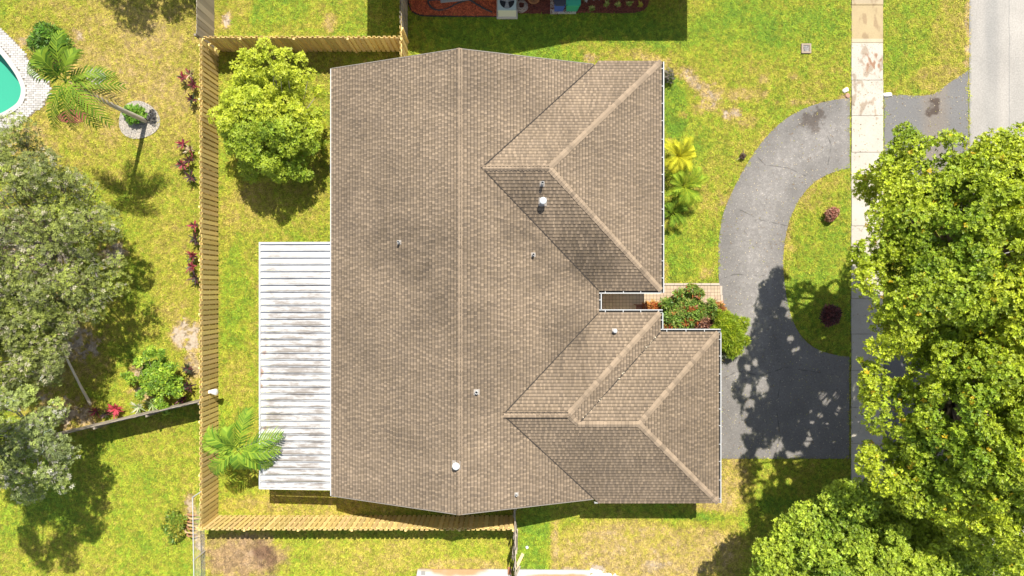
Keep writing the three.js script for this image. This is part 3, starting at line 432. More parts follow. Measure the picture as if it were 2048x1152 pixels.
function leafCloud(name, parent, lumps, n, geo, material, colour, seed, { low = -0.3, inner = 0.25, size = [0.6, 1.35], upBias = 0.5, keep = 0.62, shell = 0.55, gaps = [] } = {}) {
  const R = rng(seed), cum = []; let tot = 0; for (const l of lumps) { tot += l.r * l.r; cum.push(tot); }
  const m = new THREE.InstancedMesh(geo, material, n), q = new THREE.Quaternion(), q2 = new THREE.Quaternion(), M = new THREE.Matrix4(), c = new THREE.Color(); let k = 0, guard = 0;
  while (k < n && guard++ < n * 14) {
    const x = R() * tot; let i = 0; while (cum[i] < x) i++; const l = lumps[i];
    const y = low + (1 - low) * R(), a = R() * 6.2832, s = Math.sqrt(Math.max(0, 1 - y * y)), d = V(Math.cos(a) * s, y, Math.sin(a) * s);
    const dense = R() < inner ? 0.3 + 0.5 * R() : 1 - shell * R() * R(), p = V(l.x, l.y, l.z).addScaledVector(d, l.r * dense); p.y = l.y + (p.y - l.y) * (l.f ?? 0.8);
    let bad = false; for (let j = 0; j < lumps.length; j++) if (j !== i) { const o = lumps[j], dx = p.x - o.x, dy = (p.y - o.y) / (o.f ?? 0.8), dz = p.z - o.z; if (dx * dx + dy * dy + dz * dz < (o.r * keep) ** 2) { bad = true; break; } }
    if (bad && R() > 0.08) continue;
    if (gaps.length) { const gx = p.x + parent.position.x - 0.15 * p.y, gz = p.z + parent.position.z + 0.585 * p.y; if (gaps.some(([x2, z2, r]) => Math.abs(gx - x2) < r && Math.hypot(gx - x2, gz - z2) < r)) continue; }
    const up = d.clone().addScaledVector(UP, upBias).add(V((R() - 0.5) * 1.7, (R() - 0.5) * 1.2, (R() - 0.5) * 1.7)).normalize(); q.setFromUnitVectors(UP, up); q2.setFromAxisAngle(UP, R() * 6.28); q.multiply(q2);
    const sc = lerp(size[0], size[1], R()); M.compose(p, q, V(sc, sc, sc)); m.setMatrixAt(k, M);
    const cc = colour(R, p, l, dense); c.setRGB(cc[0], cc[1], cc[2]); m.setColorAt(k, c); k++;
  }
  m.count = k; m.name = name; m.userData.kind = 'stuff'; m.castShadow = m.receiveShadow = true; parent.add(m); return m;
}
// branch tips spread over a dome; each becomes a clump of leaves
function dome(cx, cy, cz, rx, ry, rz, n, r0, r1, seed, { ragged = 0.15, low = -0.25 } = {}) {
  const R = rng(seed), out = [];
  for (let i = 0; i < n; i++) {
    const y = low + (1 - low) * (i + R() * 0.8) / n, a = i * 2.39996 + R() * 0.8, s = Math.sqrt(Math.max(0, 1 - y * y)), k = 0.86 + ragged * (R() * 2 - 1) + 0.12 * nz(Math.cos(a) * s * 2, y * 2 + Math.sin(a) * s * 2, seed);
    out.push({ x: cx + Math.cos(a) * s * rx * k, y: cy + y * ry * k, z: cz + Math.sin(a) * s * rz * k, r: lerp(r0, r1, R()), tone: R() });
  }
  return out;
}
const fill = (L, x, y, z, rx, ry, rz, n, seed) => { const R = rng(seed); for (let i = 0; i < n; i++) { const a = R() * 6.283, k = Math.sqrt(R()); L.push({ x: x + Math.cos(a) * k * rx, y: y + (0.25 + 0.7 * R()) * ry * Math.sqrt(1.05 - k * k), z: z + Math.sin(a) * k * rz, r: 0.35 + 0.35 * R(), tone: R() }); } return L; };
function limbs(base, fork, lumps, r0, seed, every = 1, col = [0.3, 0.25, 0.19], twigs = 0) {
  const R = rng(seed), mb = new MB(), trunk = [base.clone(), base.clone().lerp(fork, 0.35).add(V((R() - 0.5) * 0.2, 0, (R() - 0.5) * 0.2)), fork.clone()];
  mb.tube([base.clone().add(V(0, -0.1, 0)), ...trunk.slice(1)], [r0 * 1.35, r0, r0 * 0.8], 10, col);
  lumps.forEach((l, i) => {
    if (i % every) return; const e = V(l.x, l.y, l.z), m = fork.clone().lerp(e, 0.5).add(V((R() - 0.5) * 0.6, 0.35 * R(), (R() - 0.5) * 0.6)), rr = r0 * 0.3; mb.tube([fork, fork.clone().lerp(m, 0.5), m, m.clone().lerp(e, 0.6), e], [rr * 1.3, rr, rr * 0.7, rr * 0.45, rr * 0.25], 5, col);
    for (let t = 0; t < twigs; t++) { const d = V(R() - 0.5, R() * 0.8, R() - 0.5).normalize(), k = l.r * (0.9 + 0.35 * R()), s = m.clone().lerp(e, 0.5 + 0.5 * R()), j = s.clone().lerp(e.clone().addScaledVector(d, k), 0.5).add(V((R() - 0.5) * 0.2, 0.1, (R() - 0.5) * 0.2)), c = col.map((x) => x * (0.8 + 0.5 * R())); mb.tube([s, j, e.clone().addScaledVector(d, k)], [0.022, 0.014, 0.006], 4, c); }
  });
  return mb.geo();
}
const barkMat = vmat(0.95);
const rel = (lumps, o) => lumps.map((l) => ({ ...l, x: l.x - o.x, z: l.z - o.z }));

// openings in the crowns through which sun flecks reach these spots on the ground
const gaps = (() => { const R = rng(310), out = []; for (const [px, py, n, sx, sy, r] of [[1645, 850, 13, 34, 60, 0.19], [1600, 800, 5, 60, 60, 0.14], [1500, 780, 7, 14, 60, 0.2], [1500, 880, 6, 20, 30, 0.22], [1610, 690, 6, 50, 24, 0.18], [1590, 610, 5, 20, 40, 0.26], [1660, 480, 8, 30, 60, 0.24], [1640, 560, 6, 40, 50, 0.22], [1720, 450, 8, 14, 50, 0.22], [1715, 640, 4, 12, 30, 0.16], [1725, 700, 5, 10, 20, 0.2], [1715, 850, 5, 12, 40, 0.2], [1600, 950, 8, 90, 40, 0.22], [1560, 1000, 5, 60, 50, 0.18], [1730, 965, 6, 20, 20, 0.26]]) for (let i = 0; i < n; i++) { const p = at(px + (R() * 2 - 1) * sx, py + (R() * 2 - 1) * sy); out.push([p.x, p.z, r * (0.6 + 0.8 * R())]); } return out; })();
// right-hand street trees
const streetLeaf = sprig(8, 0.105, 0.05, 0.5, 201), streetMat = leafMat(0.35, 0.45);
const bright = (R, p, l) => { const y = clamp(0.5 + 0.55 * nz(p.x * 0.5, p.z * 0.5, 301) + 0.3 * nz(p.x * 1.6, p.z * 1.6, 302) + 0.2 * (l.tone - 0.5) + 0.4 * (R() - 0.5)), k = 0.6 + 0.75 * R(); const c = mix3([0.19, 0.3, 0.018], [0.54, 0.6, 0.03], y); return R() < 0.012 ? [0.6, 0.42, 0.02] : [c[0] * k, c[1] * k, c[2] * k]; };
const fresh = (R, p, l) => { const y = clamp(0.45 + 0.5 * nz(p.x * 0.5, p.z * 0.5, 303) + 0.3 * nz(p.x * 1.6, p.z * 1.6, 304) + 0.2 * (l.tone - 0.5) + 0.4 * (R() - 0.5)), k = 0.6 + 0.75 * R(); const c = mix3([0.2, 0.33, 0.03], [0.52, 0.6, 0.05], y); return [c[0] * k, c[1] * k, c[2] * k]; };
function tree(name, label, base, fork, lumps, r0, n, geo, m, colour, seed, { every = 3, bark, twigs = 0, cloud } = {}) {
  const t = thing(name, label, 'tree', V(base.x, 0, base.z)), ls = rel(lumps, base), f = fork.clone().sub(base);
  part('trunk', limbs(V(0, 0, 0), f, ls, r0, seed, every, bark, twigs), barkMat, t); leafCloud('crown', t, ls, n, geo, m, colour, seed + 1, cloud); return t;
}
{
  const A = dome(18.0, 8.4, -0.9, 4.8, 3.4, 4.4, 430, 0.26, 0.5, 211, { ragged: 0.09 });
  for (const [px, py, h, r] of [[1808, 268, 8.3, 0.4], [1822, 290, 8.4, 0.5], [1800, 300, 8.2, 0.45], [1842, 310, 8.8, 0.6], [1726, 358, 7.0, 0.35], [1742, 372, 7.2, 0.35], [1722, 382, 6.8, 0.3], [1738, 394, 6.8, 0.32], [1764, 345, 7.8, 0.5], [1785, 325, 8.0, 0.5], [1880, 300, 9.0, 0.7], [1905, 292, 8.8, 0.5], [1716, 515, 8.2, 0.35], [1732, 505, 8.4, 0.5], [1740, 535, 8.6, 0.5], [1735, 560, 8.8, 0.6], [1990, 300, 9.4, 0.7], [2030, 295, 9.4, 0.8], [1790, 350, 8.4, 0.7], [1830, 350, 8.8, 0.7], [1870, 360, 8.8, 0.8], [1800, 385, 8.8, 0.7], [1850, 400, 9.2, 0.8], [1900, 380, 9.2, 0.8], [1765, 440, 8.6, 0.6], [1780, 415, 8.6, 0.6], [1820, 440, 9.2, 0.8], [1900, 340, 9.0, 0.7], [1945, 330, 9.2, 0.7], [1960, 380, 9.6, 0.9], [2010, 360, 9.8, 0.9], [1775, 490, 8.8, 0.6]]) { const p = at(px, py, h); A.push({ x: p.x, y: h, z: p.z, r, tone: 0.5 }); }
  tree('street_tree', 'tall dense bright green tree overhanging the upper sidewalk and driveway apron', V(19.3, 0, -0.9), V(18.6, 3.4, -0.9), fill(A, 18.2, 8.1, -0.9, 4, 2.6, 4, 90, 212), 0.3, 62000, streetLeaf, streetMat, bright, 213, { cloud: { gaps } });
  const B = dome(18.3, 8.5, 4.5, 4.9, 3.5, 4.4, 460, 0.26, 0.5, 221, { ragged: 0.09 });
  for (const [px, py, h, r] of [[1722, 735, 8.2, 0.35], [1740, 745, 8.4, 0.4], [1752, 765, 8.8, 0.6], [1735, 790, 8.4, 0.35], [1762, 830, 8.8, 0.7], [1736, 905, 8.0, 0.4], [1730, 930, 7.8, 0.35], [1752, 925, 8.0, 0.5], [1772, 950, 8.2, 0.7], [1770, 690, 8.8, 0.7], [1764, 640, 8.8, 0.6], [1790, 600, 9.2, 0.8], [1800, 660, 9.2, 0.8], [1850, 600, 9.8, 0.9], [1920, 590, 10.2, 1], [1990, 590, 10.4, 1], [2040, 600, 10.4, 1], [1830, 990, 8.2, 0.8], [1890, 1000, 8.4, 0.9], [1950, 960, 9.2, 1], [1990, 1010, 8.8, 1.1], [2040, 1060, 8.8, 1.1], [1930, 1040, 7.8, 0.9], [1980, 1080, 7.2, 1], [2040, 1120, 7.2, 1], [1960, 1000, 7.8, 1]]) { const p = at(px, py, h); B.push({ x: p.x, y: h, z: p.z, r, tone: 0.5 }); }
  tree('street_tree', 'tall yellow-green tree overhanging the lower sidewalk beside the shaded driveway', V(19.4, 0, 4.9), V(18.7, 3.5, 4.8), fill(B, 18.2, 8.2, 4.3, 4, 2.6, 4.4, 100, 222), 0.3, 66000, streetLeaf, streetMat, bright, 223, { cloud: { gaps } });
  const C = dome(14.6, 4.4, 11.9, 4.2, 3.0, 3.6, 340, 0.24, 0.44, 231, { ragged: 0.11 });
  for (const [px, py, h, r] of [[1690, 990, 6, 0.6], [1670, 1000, 5.8, 0.6], [1610, 1040, 5.6, 0.7], [1572, 1060, 5.3, 0.6], [1545, 1110, 5.2, 0.8], [1540, 1145, 5, 0.8], [1720, 1000, 6.2, 0.8], [1800, 1010, 5, 0.9], [1870, 1040, 4.8, 0.9], [1930, 1100, 4.6, 0.9], [1990, 1140, 4.4, 0.9], [2040, 1160, 4.4, 0.9], [1900, 1140, 4.6, 0.9]]) { const p = at(px, py, h); C.push({ x: p.x, y: h, z: p.z, r, tone: 0.5 }); }
  tree('street_tree', 'rounded mid green tree at the bottom right corner', V(15.3, 0, 12), V(14.7, 2.2, 12), fill(C, 14.9, 4.3, 11.9, 4, 2.6, 3.4, 130, 232), 0.22, 52000, sprig(8, 0.105, 0.055, 0.55, 202), streetMat, fresh, 233);
}
// yellow-green tree in the back yard
{
  const L = dome(-10.7, 1.9, -7.2, 2.1, 2.3, 2.25, 110, 0.2, 0.4, 241, { ragged: 0.26, low: -0.15 });
  for (const [px, py, h, r] of [[530, 92, 4.4, 0.32], [512, 112, 4.4, 0.36], [548, 112, 4.3, 0.36], [500, 138, 4.1, 0.4], [560, 140, 4.2, 0.4], [602, 118, 3.2, 0.26], [480, 150, 3.6, 0.3], [588, 150, 3.6, 0.35], [618, 150, 3, 0.28], [472, 132, 3.4, 0.24], [570, 110, 4, 0.3], [490, 112, 4, 0.28], [470, 175, 3.2, 0.3], [458, 200, 2.8, 0.3], [640, 182, 2.4, 0.26], [560, 330, 1.8, 0.4], [600, 320, 1.8, 0.4], [520, 315, 1.8, 0.35], [625, 270, 2.2, 0.35], [485, 280, 2.2, 0.35]]) { const p = at(px, py, h); L.push({ x: p.x, y: h, z: p.z, r, tone: 0.6 }); }
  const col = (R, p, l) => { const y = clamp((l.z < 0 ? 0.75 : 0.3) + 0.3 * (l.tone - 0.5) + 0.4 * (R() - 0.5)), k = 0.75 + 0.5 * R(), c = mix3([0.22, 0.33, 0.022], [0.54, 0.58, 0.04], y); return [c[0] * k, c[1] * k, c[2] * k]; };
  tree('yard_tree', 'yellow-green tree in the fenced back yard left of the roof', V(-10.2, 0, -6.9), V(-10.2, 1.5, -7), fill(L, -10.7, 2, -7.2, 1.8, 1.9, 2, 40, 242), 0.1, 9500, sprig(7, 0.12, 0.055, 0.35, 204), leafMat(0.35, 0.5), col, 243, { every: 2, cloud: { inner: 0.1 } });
}
// olive grey trees on the left, open crowns with pale twigs
{
  const g = sprig(8, 0.09, 0.038, 0.4, 205), m = leafMat(0.2, 0.6), bark = [0.3, 0.26, 0.21];
  const col = (R, p, l) => { const y = clamp(0.2 + 0.5 * l.tone + 0.5 * (R() - 0.5)), k = 0.7 + 0.6 * R(), c = mix3([0.12, 0.14, 0.05], [0.34, 0.39, 0.06], y); return R() < 0.12 ? [0.38 * k, 0.35 * k, 0.22 * k] : [c[0] * k, c[1] * k, c[2] * k]; };
  const A = dome(-20.8, 3.6, -2.2, 4.1, 2.3, 4.6, 150, 0.3, 0.6, 251, { ragged: 0.3, low: -0.1 });
  tree('broad_tree', 'wide olive grey tree with pale twigs below the palm at the left', V(-20.4, 0, -1.6), V(-20.3, 1.9, -1.8), fill(A, -20.8, 3.2, -2.0, 3.9, 2.2, 4.4, 120, 252).filter((l) => { const px = 1024 + l.x * F / (H - l.y), py = 576 + l.z * F / (H - l.y); return py > 268 + (px - 60) * 0.92; }), 0.2, 18000, g, m, col, 253, { every: 4, bark, twigs: 5, cloud: { inner: 0.1 } });
  const B = dome(-20.9, 3.7, 2.0, 2.5, 1.6, 2.1, 60, 0.26, 0.52, 261, { ragged: 0.22, low: -0.1 });
  tree('broad_tree', 'olive tree on a long slender leaning pale trunk beside the slanting fence', at(180, 812), at(122, 694, 2.7), fill(B, -20.9, 3.4, 2.0, 2.3, 1.4, 1.9, 30, 262), 0.055, 7500, g, m, col, 263, { every: 3, bark: [0.5, 0.45, 0.36], twigs: 3 });
  const C = dome(-20.9, 3.7, 6.4, 2.6, 1.6, 2.2, 60, 0.25, 0.5, 271, { ragged: 0.24, low: -0.1 });
  tree('broad_tree', 'grey-green tree with bare pale twigs at the lower left edge', V(-21.6, 0, 6.3), V(-21.4, 1.9, 6.4), fill(C, -20.9, 3.4, 6.4, 2.4, 1.3, 2, 30, 272), 0.12, 7000, g, m, (R, p, l) => { const c = col(R, p, l); return [c[0] * 1.15, c[1] * 1.2, c[2] * 1.5]; }, 273, { every: 3, bark: [0.42, 0.38, 0.33], twigs: 5 });
  const T = dome(-20.4, 8.2, 5.9, 1.9, 1.5, 2.3, 40, 0.3, 0.55, 276, { ragged: 0.3 });
  tree('broad_tree', 'tall tree just beyond the left edge that shades the lower left lawn', V(-21.4, 0, 5.9), V(-21.2, 5.4, 5.9), T, 0.16, 5200, g, m, col, 277, { every: 3, bark });
  const D = dome(-16.6, 3.6, -16.6, 2.7, 1.6, 1.7, 26, 0.4, 0.7, 281);
  tree('broad_tree', 'green tree whose shadow falls on the lawn at the top left', V(-16.6, 0, -16.6), V(-16.6, 1.8, -16.6), D, 0.14, 4500, g, m, col, 283, { every: 2, bark });
}
// ---- palms
function frondGeo(len, rise, droop, seed, { n = 40, leaf = 0.45, wid = 0.035, v = 0.5, cols = [[0.13, 0.24, 0.02], [0.3, 0.36, 0.04]], sway = 0.15 } = {}) {
  const R = rng(seed), mb = new MB(), P = (t) => V(len * t * (1 - 0.12 * t), rise * t * 2 * (1 - 0.55 * t) - droop * t * t, sway * t * t * (seed % 2 ? 1 : -1)), pts = [], rad = []; for (let i = 0; i <= 8; i++) { pts.push(P(i / 8)); rad.push(0.022 * (1 - i / 9)); } mb.tube(pts, rad, 5, cols[1]);
  for (let i = 0; i < n; i++) for (const s of [-1, 1]) {
    const t = 0.12 + 0.86 * (i + 0.3 * R()) / n, p = P(t), d = P(Math.min(1, t + 0.02)).sub(P(t - 0.02)).normalize(), side = V(0, 1, 0).cross(d).normalize().multiplyScalar(s), l = leaf * Math.sin(Math.PI * clamp(0.14 + 0.8 * t)) * (0.85 + 0.3 * R()), up = d.clone().cross(side).multiplyScalar(-s);
    const dir = d.clone().multiplyScalar(0.75 + 0.55 * t).addScaledVector(side, 1).add(V(0, v * 0.5 + 0.12 * (R() - 0.5), 0)).normalize(), m = p.clone().addScaledVector(dir, l * 0.55), e = p.clone().addScaledVector(dir, l).add(V(0, -l * (0.28 + 0.25 * R()), 0)), wd = d.clone().multiplyScalar(wid / 2), k = R() * 0.8 + 0.1 * t, c = mix3(cols[0], cols[1], k);
    mb.tri(p.clone().sub(wd), m.clone().add(wd), m.clone().sub(wd), c); mb.tri(p.clone().sub(wd), p.clone().add(wd), m.clone().add(wd), c); mb.tri(m.clone().sub(wd), m.clone().add(wd), e, c);
  }
  return mb.geo();
}
const palmMat = leafMat(0.12, 0.7); palmMat.specularIntensity = 0.25;
function palm(label, base, top, fronds, opt = {}, group) {
  const t = thing('palm_tree', label, 'palm tree', V(base.x, 0, base.z), group), tp = top.clone().sub(V(base.x, 0, base.z)), mb = new MB(), R = rng(opt.seed ?? 3), pts = [], rad = []; const bow = opt.bow ?? 0.2;
  for (let i = 0; i <= 14; i++) { const k = i / 14; pts.push(V(tp.x * k, tp.y * k - 0.05, tp.z * k + bow * Math.sin(k * Math.PI) * 0.3)); rad.push((opt.r ?? 0.09) * (1.25 - 0.45 * k) * (1 + 0.06 * (i % 2))); }
  mb.tube(pts, rad, 9, opt.bark ?? [0.5, 0.45, 0.37]); part('trunk', mb.geo(), barkMat, t);
  if (opt.shaft) part('crown_shaft', new MB().tube([tp.clone().add(V(0, -0.5, 0)), tp.clone().add(V(0, 0.15, 0))], [0.085, 0.05], 8, [0.22, 0.33, 0.06]).geo(), barkMat, t);
  fronds.forEach(([ang, len, rise, droop, dead], i) => { const g = frondGeo(len, rise, droop, (opt.seed ?? 3) * 31 + i, dead ? { ...opt.leaf, cols: [[0.35, 0.25, 0.08], [0.45, 0.36, 0.14]] } : opt.leaf); const f = part('frond', g, palmMat, t, tp); f.rotation.y = -ang * Math.PI / 180; f.rotation.x = (R() - 0.5) * 0.3; });
  return t;
}
{ // angles: 0 right, 90 down the photo
  palm('tall slim palm with wide feather fronds and a ringed gravel base beside the pool', V(-17.42, 0, -7.95), V(-17.3, 6, -8.05), [[-92, 2.1, 0.9, 0.5], [-55, 1.5, 0.9, 0.6], [-22, 1.9, 0.4, 1.0], [5, 2.1, 0.3, 1.2], [45, 2.3, 0.2, 1.2], [72, 2.1, 0.3, 1.2], [103, 2.1, 0.2, 1.4], [130, 2.3, 0.2, 1.3], [195, 2.3, 0.4, 1.0], [218, 1.8, 0.8, 0.6], [240, 1.2, 1.2, 0.3], [28, 1.7, 0.1, 1.6, 1]], { seed: 5, shaft: 1, leaf: { n: 14, leaf: 0.62, wid: 0.085, v: 0.15, cols: [[0.04, 0.1, 0.008], [0.2, 0.28, 0.02]] } });
  palm('short palm with bright broad fronds beside the lower end of the white patio roof', V(-11.75, 0, 7.05), V(-11.75, 3.1, 6.95), [[-72, 2.1, 0.8, 0.5], [-22, 2.2, 0.5, 0.7], [10, 1.9, 0.6, 1.0], [38, 1.7, 0.4, 1.1], [145, 2.1, 0.4, 0.9], [190, 1.9, 0.7, 0.7], [222, 1.7, 0.9, 0.4], [-110, 1.2, 1.2, 0.3], [95, 1.2, 0.4, 1.1]], { seed: 8, r: 0.06, shaft: 1, leaf: { n: 14, leaf: 0.7, wid: 0.09, v: 0.3, cols: [[0.055, 0.14, 0.012], [0.26, 0.36, 0.03]] } });
}
function clumpPalm(label, pos, n, len, cols, seed, hgt) {
  const t = thing('palm_bush', label, 'palm bush', pos), R = rng(seed);
  part('stem', (() => { const mb = new MB(); for (let i = 0; i < 9; i++) { const a = R() * 6.28, r = 0.12 * R(); mb.tube([V(Math.cos(a) * r, -0.02, Math.sin(a) * r), V(Math.cos(a) * r * 2, hgt * 0.6, Math.sin(a) * r * 2)], [0.025, 0.014], 5, [0.3, 0.3, 0.08]); } return mb.geo(); })(), barkMat, t);
  for (let i = 0; i < n; i++) { const f = part('frond', frondGeo(len * (0.75 + 0.5 * R()), hgt * (0.45 + 0.5 * R()), 0.4 * R() + 0.2, seed * 9 + i, { n: 22, leaf: 0.3, wid: 0.024, cols: i % 3 ? cols : cols.map((c) => c.map((x) => x * 0.8)), v: 0.7 }), palmMat, t, V((R() - 0.5) * 0.15, hgt * 0.45 * (0.6 + 0.4 * R()), (R() - 0.5) * 0.15)); f.rotation.y = i * 2.4 + R(); }
}
clumpPalm('bright yellow clumping palm nearest the top along the white front gutter', at(1352, 318).setY(0), 20, 0.95, [[0.35, 0.36, 0.02], [0.6, 0.55, 0.03]], 11, 1.2);
clumpPalm('green clumping palm with yellow tips just below the bright yellow one', at(1362, 378).setY(0), 24, 1.05, [[0.13, 0.26, 0.02], [0.38, 0.44, 0.03]], 12, 1.3);
clumpPalm('low dark green clumping palm in the shade under the front gutter', at(1340, 428).setY(0), 12, 0.8, [[0.08, 0.17, 0.015], [0.2, 0.28, 0.02]], 13, 0.8);

// ---- strap-leaved plants
function rosetteGeo(n, len, wid, lift, cols, seed, curl = 0.5) {
  const R = rng(seed), mb = new MB();
  for (let i = 0; i < n; i++) { const a = i * 2.4 + R() * 0.5, l = len * (0.6 + 0.6 * R()), e = lift * (0.4 + 0.9 * R()), c = cols[Math.floor(R() * cols.length)], k = 0.8 + 0.4 * R(), cc = c.map((x) => x * k), d = V(Math.cos(a), 0, Math.sin(a)), s = V(-Math.sin(a), 0, Math.cos(a)), y0 = 0.04 + 0.25 * len * R(); let prev = null;
    for (let j = 0; j <= 3; j++) { const t = j / 3, p = d.clone().multiplyScalar(l * Math.cos(e) * t).add(V(0, y0 + l * Math.sin(e) * t - curl * l * t * t * 0.5, 0)), w = wid * [0.5, 1, 0.8, 0.05][j] / 2, q = [p.clone().addScaledVector(s, w), p.clone().addScaledVector(s, -w)]; if (prev) mb.quad(prev[0], prev[1], q[1], q[0], cc); prev = q; } }
  return mb.geo();
}
const strapMat = leafMat(0.2, 0.5);
function strap(name, label, cat, px, py, hgt, n, len, wid, cols, seed, group) { const t = thing(name, label, cat, at(px, py).setY(0), group); part('stem', new MB().tube([V(0, -0.02, 0), V(0.01, hgt, 0.01)], [0.02, 0.015], 5, [0.25, 0.2, 0.12]).geo(), barkMat, t); part('foliage', rosetteGeo(n, len, wid, 0.9, cols, seed), strapMat, t, V(0, hgt * 0.8, 0)); return t; }
{
  const red = [[0.22, 0.028, 0.036], [0.15, 0.025, 0.03], [0.09, 0.03, 0.03], [0.06, 0.05, 0.025]], pink = [[0.33, 0.055, 0.075], [0.25, 0.03, 0.042], [0.13, 0.04, 0.04], [0.07, 0.06, 0.03]], dark = [[0.05, 0.025, 0.03], [0.09, 0.03, 0.03], [0.04, 0.05, 0.02]], mixd = [[0.3, 0.05, 0.06], [0.25, 0.22, 0.08], [0.1, 0.03, 0.03], [0.4, 0.3, 0.18]];
  const list = [[374, 161, pink, 'small bright red plant leaning off the fence, highest group on the left lawn'], [388, 155, mixd, 'red and cream spiky plant against the fence, topmost group'], [394, 175, red, 'dark red spiky plant against the fence below the red and cream one'], [392, 203, dark, 'blackish spiky plant at the foot of the topmost group by the fence'],
    [374, 292, pink, 'small pink-red plant at the top of the second group by the fence'], [388, 302, mixd, 'cream-striped red plant in the second group by the fence'], [372, 333, pink, 'bright pink spiky plant farthest from the fence in the second group'], [387, 324, red, 'deep red plant close to the fence in the second group'], [390, 356, dark, 'dark green-black plant at the bottom of the second group by the fence'],
    [396, 452, pink, 'lone magenta plant by the fence halfway down the left lawn'], [398, 480, dark, 'thin dark plant just below the lone magenta one'], [394, 512, red, 'dusty red plant by the fence, upper of the third group'], [391, 533, pink, 'red plant farthest from the fence in the third group'], [398, 556, dark, 'blackish plant at the lower end of the third group by the fence']];
  list.forEach(([x, y, c, l], i) => strap('cordyline', l, 'red plant', x, y, 0.35, 20, 0.42, 0.07, c, 300 + i));
  strap('cordyline', 'dark pink plant at the foot of the slender leaning trunk', 'red plant', 200, 820, 0.25, 20, 0.4, 0.06, pink, 331); strap('cordyline', 'bushy pink-red plant in front of the slanting old fence', 'red plant', 240, 815, 0.3, 34, 0.5, 0.075, [[0.5, 0.07, 0.1], [0.42, 0.05, 0.07], [0.3, 0.04, 0.05]], 332); strap('cordyline', 'dark purple plant between the pink-red and striped plants', 'red plant', 218, 826, 0.2, 16, 0.35, 0.06, dark, 333);
  strap('striped_plant', 'pale striped strap-leaved plant next to the pink-red bushy plant', 'striped plant', 284, 812, 0.2, 26, 0.45, 0.06, [[0.36, 0.38, 0.22], [0.18, 0.26, 0.08], [0.44, 0.44, 0.3]], 334); strap('striped_plant', 'spiky pale green plant below the bright green bush', 'striped plant', 312, 806, 0.2, 22, 0.5, 0.06, [[0.3, 0.36, 0.14], [0.14, 0.22, 0.06]], 335);
  strap('cordyline', 'purple-black plant between the bright green bush and the fence', 'red plant', 385, 770, 0.4, 30, 0.4, 0.08, dark, 336); strap('cordyline', 'reddish black plant at the fence corner under the bright green bush', 'red plant', 372, 795, 0.3, 26, 0.4, 0.07, [[0.14, 0.03, 0.04], [0.07, 0.03, 0.035]], 337); strap('cordyline', 'purple-black plant higher up beside the bright green bush', 'red plant', 384, 735, 0.4, 22, 0.36, 0.08, dark, 338);
}
function shrub(name, label, px, py, rx, rz, hgt, n, geo, m, colour, seed, k = 12, r = 0.3, extra = []) {
  const p = at(px, py), t = thing(name, label, 'shrub', V(p.x, 0, p.z)), R = rng(seed), L = []; for (let i = 0; i < k; i++) { const a = i * 2.4, s = Math.sqrt((i + 0.3) / k); L.push({ x: Math.cos(a) * s * rx, z: Math.sin(a) * s * rz, y: hgt * (0.75 - 0.35 * s * s) + 0.1 * R(), r: r * (0.7 + 0.6 * R()), tone: R() }); }
  for (const [dx, dz, y, rr] of extra) L.push({ x: dx, z: dz, y, r: rr, tone: 0.7 });
  part('stem', limbs(V(0, 0, 0), V(0, hgt * 0.25, 0), L, 0.035, seed, 2), barkMat, t); leafCloud('foliage', t, L, n, geo, m, colour, seed + 1, { low: -0.2 }); return t;
}
const smallMat = leafMat(0.25, 0.45), pal = (...cs) => (R) => { const c = cs[Math.floor(R() * cs.length)], k = 0.7 + 0.6 * R(); return [c[0] * k, c[1] * k, c[2] * k]; };
